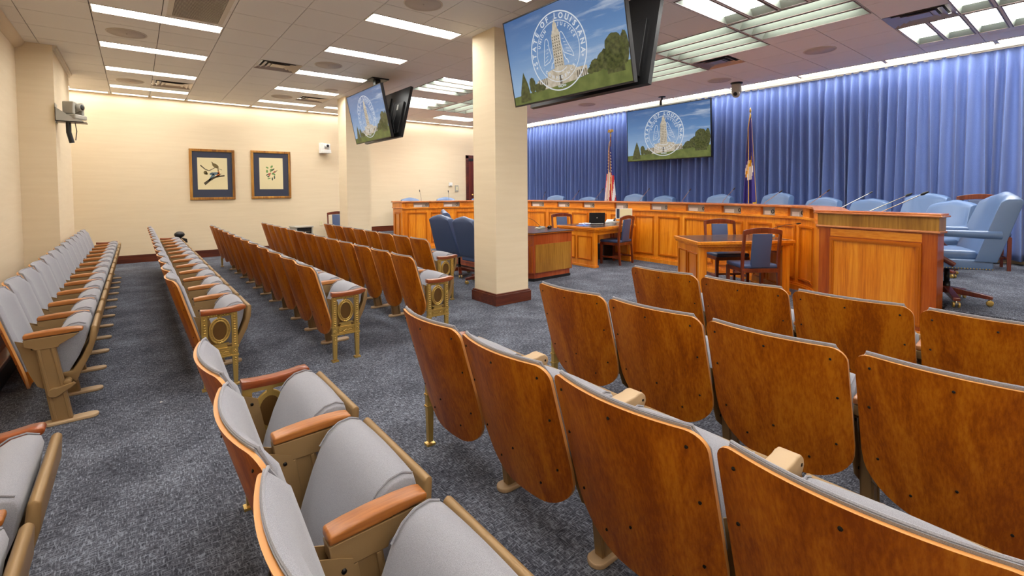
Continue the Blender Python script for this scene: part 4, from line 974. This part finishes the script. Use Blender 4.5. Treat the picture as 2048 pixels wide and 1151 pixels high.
m = MB(); m.box(-.085, .16, -.003, 0, .115, .31); m.build('page', 'print_paper', t); m = MB(); m.box(-.15, -.09, -.003, 0, .115, .31); m.build('page_band', 'mat_blue', t); m = MB(); m.prism([(0, 0), (.1, 0), (.012, .15)], -.02, .02, 'x'); m.build('stand', 'paper', t)
t = thing('equipment_case', 'dark equipment box under the clerk table', 'box', (7.9, 6.75, 0), 0); m = MB(); m.box(-.15, .15, -.12, .12, .0, .34); m.build('case_body', 'black', t, bevel=.01); m = MB(); m.box(-.06, .06, -.128, -.12, .25, .28); m.build('handle', 'black_metal', t)

# ------------------------------------------------------------------ dais microphones
gm2 = 'gooseneck microphones along the dais'
# rail crossing point, tip
mics = [((5.947, 11.381, 1.304), (5.915, 11.388, 1.482)), ((6.689, 11.197, 1.28), (6.677, 11.201, 1.458)), ((8.542, 9.423, 1.24), (8.56, 9.364, 1.414)), ((8.734, 8.516, 1.246), (8.753, 8.33, 1.448)), ((8.782, 7.802, 1.252), (8.788, 7.57, 1.49)),
        ((8.777, 6.481, 1.266), (8.769, 6.256, 1.482)), ((8.724, 5.403, 1.266), (8.708, 5.237, 1.46)), ((8.535, 4.445, 1.28), (8.479, 4.232, 1.476)), ((8.313, 3.608, 1.254), (8.225, 3.338, 1.428)), ((8.097, 2.865, 1.238), (7.962, 2.574, 1.442)),
        ((7.72, 2.33, 1.21), (8.2, 2.12, 1.414))]
for i, (b_, e_) in enumerate(mics):
    b_, e_ = Vector(b_), Vector(e_); dn = Vector((b_.x-(e_.x-b_.x)*.3, b_.y-(e_.y-b_.y)*.3, 1.10))
    goose([(dn.x, dn.y, 1.062), dn, b_, e_], .0045, .012, 'gooseneck_microphone', f'slim gooseneck microphone leaning over the dais rail, {ordn(i)} from the far end', gm2)
for i, (a, b) in enumerate((((7.02, 1.81, 1.205), (7.2, 1.502, 1.39)), ((6.62, 1.60, 1.215), (6.6, 1.247, 1.411)))):
    A0, B0 = Vector(a), Vector(b); dn = Vector((A0.x, A0.y, 1.062)); dn.x -= (B0.x-A0.x)*.5; dn.y -= (B0.y-A0.y)*.5
    goose([dn, A0, B0], .0055, .015, 'gooseneck_microphone', f'long gooseneck microphone slanting above the end cabinet, {("upper thinner","lower thicker")[i]} one', gm2, None, .06)

# ------------------------------------------------------------------ flags
def flag(x, y, ztop, kind, label):
    t = thing('flag_pole', label, 'flag', (x, y, PLAT)); zt_ = ztop-PLAT
    m = MB(); m.tube([(0, 0, .04), (0, 0, zt_-.18)], .013, 10); m.build('pole', 'chair_wood', t)
    m = MB(); m.lathe([(.15, 0), (.15, .02), (.06, .05), (.02, .09)], 20); m.build('base', 'brass', t)
    m = MB(); m.lathe([(.017, zt_-.20), (.017, zt_-.14), (.008, zt_-.12), (.008, zt_-.10)], 10)
    if kind == 'us':
        m.ball((0, 0, zt_-.07), .028, 8, (1, .8, 1.5)); m.ball((0, 0, zt_-.012), .013, 8)
        for s_ in (-1, 1): m.prism([(0, zt_-.04), (s_*.045, zt_-.005), (s_*.085, zt_-.03), (s_*.09, zt_-.09), (s_*.06, zt_-.065), (s_*.04, zt_-.09), (s_*.02, zt_-.08)], -.006, .006, 'x')
    else: m.lathe([(.012, zt_-.10), (.022, zt_-.07), (.004, zt_)], 8)
    m.build('finial', 'brass', t)
    # cloth: gathered cone
    m = MB(); top, bot = zt_-(.36 if kind == 'us' else .22), .55; nu, nv = 40, 30; vs = []
    for j in range(nv+1):
        v = j/nv; z = top+(bot-top)*v; R = .03+(.16 if kind == 'us' else .10)*v**.8
        for i in range(nu+1):
            u = i/nu; yy = (1-2*u)*R; xx = -.02-.05*v*math.sin(u*PI*5+1.2*v)-.03*math.sin(PI*u)
            vs.append((xx, yy-.02*v, z-.10*(u if kind == 'us' else 1-u)*(1-v)))
    b = len(m.v); m.v += vs
    for j in range(nv):
        for i in range(nu):
            u, v = (i+.5)/nu, (j+.5)/nv
            if kind == 'us':
                if v < .38+.12*abs(u-.5): mt = 2
                else: mt = int((u*6.5+(v-.38)*4.5*(1 if u > .6 else .4)))  % 2
                if abs(u-(.58+.08*v)) < .022 or (v > .96 and .55 < u < .8): mt = 3
            else:
                mt = 2
                du, dv = (u-.5)/.42, (v-.50)/.11
                if du*du+dv*dv < 1: mt = 1
                if abs(dv+.4+.8*du) < .28 and abs(du) < .9: mt = 3
                if i == nu-1 or (u > .86 and v > .82) or (u < .08 and v < .3): mt = 3
            a = b+j*(nu+1)+i; m.f.append((a, a+1, a+nu+2, a+nu+1)); m.mi.append(mt); m.smooth.append(True)
    if kind == 'us':
        m.mat(1); rg = random.Random(2)
        for u in (.2, .34, .72, .86):
            for k in range(7):
                v = .10+.045*k; R = .03+.16*v**.8; z = top+(bot-top)*v; yy = (1-2*u)*R-.02*v; xx = -.02-.05*v*math.sin(u*PI*5+1.2*v)-.03*math.sin(PI*u)-.006
                z -= .10*u*(1-v); s5 = [(xx, yy+(.016 if q % 2 == 0 else .007)*math.cos(PI/2+PI*q/5), z+(.016 if q % 2 == 0 else .007)*math.sin(PI/2+PI*q/5)) for q in range(10)]
                m.add(s5+[(xx, yy, z)], [(q, (q+1) % 10, 10) for q in range(10)])
    c = m.build('flag_cloth', [M['f_red'], M['f_white'], M['f_blue'] if kind == 'us' else M['f_indigo'], M['f_gold']], t)
    so = c.modifiers.new('thick', 'SOLIDIFY'); so.thickness = .002
    m = MB(); m.tube([(-.02, -.01, top+.06), (-.06, -.01, top+.0), (-.085, .0, top-.2), (-.10, -.02, top-.7), (-.15, -.06, bot+.1)], .006, 8); m.build('gold_cord', M['f_gold'], t)
M['f_red'] = plain('flag_red', srgb(196, 34, 40), .6); M['f_white'] = plain('flag_white', srgb(232, 228, 226), .6); M['f_blue'] = plain('flag_blue', srgb(36, 48, 130), .6)
M['f_indigo'] = plain('flag_indigo', srgb(62, 52, 132), .6); M['f_gold'] = plain('flag_gold', srgb(232, 176, 38), .5)
flag(9.55, 7.96, 3.04, 'us', 'draped striped flag with eagle finial on a pole by the curtain')
flag(9.5, 4.42, 3.08, 'la', 'draped indigo state flag with gold fringe on a pole by the curtain')

# ------------------------------------------------------------------ cameras, pictures, small wall things
def ptz(t, body='grey_plastic', s=1):
    """faces local -y, stands on z=0"""
    m = MB(); m.box(-.08*s, .08*s, -.07*s, .07*s, 0, .045*s); m.build('camera_base', body, t, bevel=.01*s)
    m = MB(); m.box(-.075*s, -.045*s, -.05*s, .05*s, .045*s, .17*s); m.box(.045*s, .075*s, -.05*s, .05*s, .045*s, .17*s); m.build('yoke', body, t, bevel=.01*s)
    m = MB(); m.ball((0, 0, .12*s), .055*s, 16, (.85, 1, 1)); m.lathe([(.034*s, 0), (.036*s, -.075*s), (.03*s, -.08*s)], 18, Matrix.Translation((0, 0, .12*s)), 'y'); m.build('camera_head', body, t)
    m = MB(); m.lathe([(.028*s, -.075*s), (.028*s, -.083*s), (.012*s, -.084*s)], 18, Matrix.Translation((0, 0, .12*s)), 'y'); m.build('lens', 'black', t)
t = thing('pan_tilt_camera', 'grey pan-tilt camera on a bracket from the side pilaster', 'camera', (-.665, 9.30, 2.55), math.radians(60)); ptz(t, 'grey_plastic', 1.45)
t = thing('camera_bracket', 'grey triangular wall bracket under the pilaster camera, black cable hanging', 'bracket', (-.85, 9.26, 2.5))
m = MB(); m.prism([(0, .20), (0, .0), (.30, .0), (.30, .015), (.13, .1)], -.09, -.083, 'y'); m.box(0, .33, -.09, .14, 0, .012); m.box(0, .008, -.09, .12, -.02, .25); m.build('bracket_plate', 'grey_plastic', t)
m = MB(); m.tube([(.13, 0, 0), (.13, 0, -.14), (.16, 0, -.29)], .03, 8); m.build('cable_sleeve', 'black', t)
m = MB(); m.tube([(.20, 0, 0), (.215, 0, -.12), (.20, 0, -.25)], .006, 6); m.build('cable', 'black', t)
t = thing('pan_tilt_camera', 'white pan-tilt camera on the picture wall beside the far column', 'camera', (3.94, 12.80, 2.53), math.radians(12)); ptz(t, 'white_plastic', 1.3)
m = MB(); m.box(-.10, .10, -.1, .16, -.03, .0); m.box(-.11, -.04, .03, .15, -.03, .24); m.build('wall_mount', 'white_plastic', t, bevel=.006)
t = thing('ceiling_camera', 'grey dome-necked camera hanging from the ceiling before the curtain', 'camera', (9.22, 4.56, H-.0), math.radians(-75))
m = MB(); m.lathe([(.11, 0), (.11, -.02), (.085, -.03)], 20); m.build('ceiling_plate', 'black_metal', t)
m = MB(); m.lathe([(.085, -.02), (.09, -.06), (.09, -.17), (.08, -.2)], 20); m.build('camera_body', 'grey_plastic', t)
m = MB(); m.ball((0, -.03, -.22), .075, 16); m.build('camera_head', 'grey_plastic', t)
m = MB(); m.lathe([(.034, -.085), (.036, -.12), (.01, -.122)], 16, Matrix.Translation((0, 0, -.235)), 'y'); m.build('lens', 'black', t)
t = thing('ceiling_microphone', 'small black ceiling device above the big curtain display', 'ceiling device', (9.25, 6.25, H), 0); m = MB(); m.lathe([(.08, 0), (.08, -.012)], 16); m.tube([(0, 0, 0), (0, 0, -.06), (0, .03, -.10)], .02, 8); m.build('device_body', 'black', t); m = MB(); m.tube([(0, .03, -.08), (0, .03, -.19)], .028, 8); m.build('device_head', 'black', t)
def picture(x0, x1, z0, z1, label, art, mw):
    t = thing('framed_picture', label, 'picture', ((x0+x1)/2, YF, (z0+z1)/2), 0, 'framed prints on the far wall'); a, b = (x1-x0)/2, (z1-z0)/2; f = .055
    m = MB()
    for (xa, xb, za, zb) in ((-a, a, b-f, b), (-a, a, -b, -b+f), (-a, -a+f, -b+f, b-f), (a-f, a, -b+f, b-f)): m.box(xa, xb, -.04, -.002, za, zb)
    m.build('frame', 'gold_frame', t, bevel=.008)
    m = MB(); a2, b2 = a-f*.8, b-f*.8
    for (xa, xb, za, zb) in ((-a2, a2, b2-.012, b2), (-a2, a2, -b2, -b2+.012), (-a2, -a2+.012, -b2, b2), (a2-.012, a2, -b2, b2)): m.box(xa, xb, -.034, -.012, za, zb)
    m.build('inner_gilt', 'brass', t)
    m = MB(); m.box(-a+f*.9, a-f*.9, -.016, -.004, -b+f*.9, b-f*.9); m.build('mat_board', 'mat_blue', t)
    pa, pb, pz = mw; m = MB(); m.box(-pa, pa, -.019, -.016, pz-pb, pz+pb); pr_ = m.build('print', 'print_paper', t)
    for nm, col, polys in art:
        if nm not in M: M[nm] = plain(nm, col, .7)
        m = MB()
        for P_ in polys: m.prism([(q[0]*pa*2, pz+q[1]*pb*2) for q in P_], -.0195, -.0190, 'y')
        m.build('print_'+nm.split('_')[-1], nm, pr_)
def stroke(pts, w0, w1):
    L = []; R = []
    for i, p in enumerate(pts):
        a = pts[max(i-1, 0)]; b = pts[min(i+1, len(pts)-1)]; dx, dy = b[0]-a[0], b[1]-a[1]; l = math.hypot(dx, dy) or 1; w_ = w0+(w1-w0)*i/(len(pts)-1)
        L.append((p[0]-dy/l*w_, p[1]+dx/l*w_)); R.append((p[0]+dy/l*w_, p[1]-dx/l*w_))
    return L+R[::-1]
def ell(cx, cy, rx, ry, rot=0, n=14): return [(cx+rx*math.cos(2*PI*k/n)*math.cos(rot)-ry*math.sin(2*PI*k/n)*math.sin(rot), cy+rx*math.cos(2*PI*k/n)*math.sin(rot)+ry*math.sin(2*PI*k/n)*math.cos(rot)) for k in range(n)]
art1 = [('ink_branch', srgb(70, 62, 44), [stroke([(-.28, -.33), (-.1, -.2), (.1, -.1), (.4, -.06)], .045, .02), stroke([(.1, -.1), (.2, -.05), (.28, .0)], .02, .008), stroke([(-.4, .26), (-.25, .14), (-.12, .09), (.1, .2), (.32, .12)], .018, .006)]),
        ('ink_plumage', srgb(96, 116, 128), [ell(.06, -.0, .17, .045, .12), stroke([(.05, -.02), (-.06, -.14), (-.16, -.24)], .05, .015), stroke([(.0, .03), (-.1, .0)], .02, .005)]),
        ('ink_breast', srgb(206, 116, 62), [ell(.19, -.03, .07, .05, .6), ell(.2, .04, .035, .04)]),
        ('ink_olive', srgb(112, 96, 56), [ell(.10, .25, .12, .06, -.5), stroke([(.03, .3), (-.03, .38)], .03, .006), ell(-.24, .03, .06, .06), ell(-.2, -.0, .04, .04), stroke([(.18, .19), (.19, .08)], .012, .02)])]
art2 = [('ink_leaves', srgb(112, 150, 84), [ell(-.17, .19, .06, .025, -.3), ell(.02, .22, .06, .035, .5), ell(-.18, .07, .045, .05), ell(.0, .12, .07, .03, .2), ell(.12, -.02, .06, .03, -.5), ell(-.1, -.16, .07, .02, .2), ell(.06, -.0, .05, .03, .4), ell(-.03, .06, .03, .02)]),
        ('ink_shade', srgb(72, 84, 66), [ell(.06, .12, .09, .025, .5), ell(.13, -.12, .03, .06), ell(.04, -.17, .03, .05), ell(-.13, -.1, .05, .025), ell(-.17, -.04, .06, .02, .4), ell(.2, .07, .08, .012, .6)]),
        ('ink_red', srgb(178, 92, 74), [ell(-.09, -.03, .045, .05), ell(.12, .05, .07, .02, .6), ell(-.03, .0, .02, .02)])]
picture(.965, 1.865, 1.325, 2.488, 'gilt-framed print of two birds on branches, beside the pilaster end', art1, (.295, .365, .02))
picture(2.205, 3.10, 1.333, 2.506, 'gilt-framed print of green leaves and red berries, next to the bird print', art2, (.265, .385, .03))
t = thing('thermostat', 'white thermostat box on the far wall by the door', 'thermostat', (7.79, YF, 1.70)); m = MB(); m.box(-.06, .06, -.045, 0, -.055, .055); m.build('cover', 'white_plastic', t, bevel=.008); m = MB(); m.box(-.03, .03, -.047, -.044, -.055, -.03); m.build('vent_slot', 'grey_plastic', t)
t = thing('light_switch_plate', 'clear cased switch plate on the far wall by the door', 'switch', (8.02, YF, 1.57)); m = MB(); m.box(-.06, .06, -.03, 0, -.1, .1); m.build('case', 'grey_plastic', t, bevel=.004); m = MB(); m.box(-.035, .035, -.034, -.03, -.06, .06); m.build('switch_panel', 'cream', t)
for i, (x, z) in enumerate(((3.83, .66), (4.92, .70))):
    t = thing('power_outlet', 'cream wall outlet on the picture wall, '+('between the speaker and the side chair' if i == 0 else 'past the far column'), 'outlet', (x, YF, z), 0, 'wall outlets'); m = MB(); m.box(-.04, .04, -.008, 0, -.06, .06); m.build('plate', 'cream', t, bevel=.003); m = MB(); m.box(-.015, .015, -.010, -.008, -.035, .035); m.build('socket', 'print_paper', t)
t = thing('av_cart', 'grey steel equipment cart with dark front by the picture wall', 'equipment cart', (3.2, 12.45, 0), .12)
m = MB(); m.box(-.30, -.26, -.2, .2, .0, .80); m.box(.26, .30, -.2, .2, .0, .80); m.box(-.32, .32, -.22, .22, .80, .84); m.box(-.28, .28, -.2, .2, .05, .08); m.build('rack_frame', 'grey_plastic', t, bevel=.006)
m = MB(); m.box(-.25, .25, -.17, .18, .10, .77); m.build('rack_units', 'black', t)
m = MB()
for k in range(5): m.box(-.24, .24, -.18, -.172, .14+.13*k, .15+.13*k)
m.build('rack_trim', 'chrome', t); t.scale = (.68, 1, .77)
t = thing('loose_hat', 'small black cap hung on the far end of the second row', 'cap', (.66, 11.46, .62)); m = MB(); m.ball((0, 0, .04), .09, 12, (1, 1, .7)); m.prism([(-.02, -.0), (.12, -.05), (.13, -.12), (.02, -.14)], -.04, .04, 'y'); m.build('cap_body', 'black', t)
t = thing('lectern_base', 'low wooden stand with black plinth by the side wall', 'stand', (-1.03, 5.40, 0))
m = MB(); m.box(-.17, .19, -.42, .42, 0, .17); m.build('plinth', 'black', t); m = MB(); m.box(-.18, .215, -.45, .45, .17, .205); m.build('ledge', 'chair_wood', t, bevel=.008); m = MB(); m.box(-.17, .14, -.38, .38, .205, .62); m.build('stand_body', 'chair_wood', t)
t = thing('litter_scrap', 'tiny white paper scrap on the aisle carpet', 'paper scrap', (.10, 4.15, .0)); m = MB(); m.prism([(-.008, -.004), (.008, -.006), (.007, .004), (-.004, .006)], 0, .002, 'z'); m.build('scrap', 'paper', t)
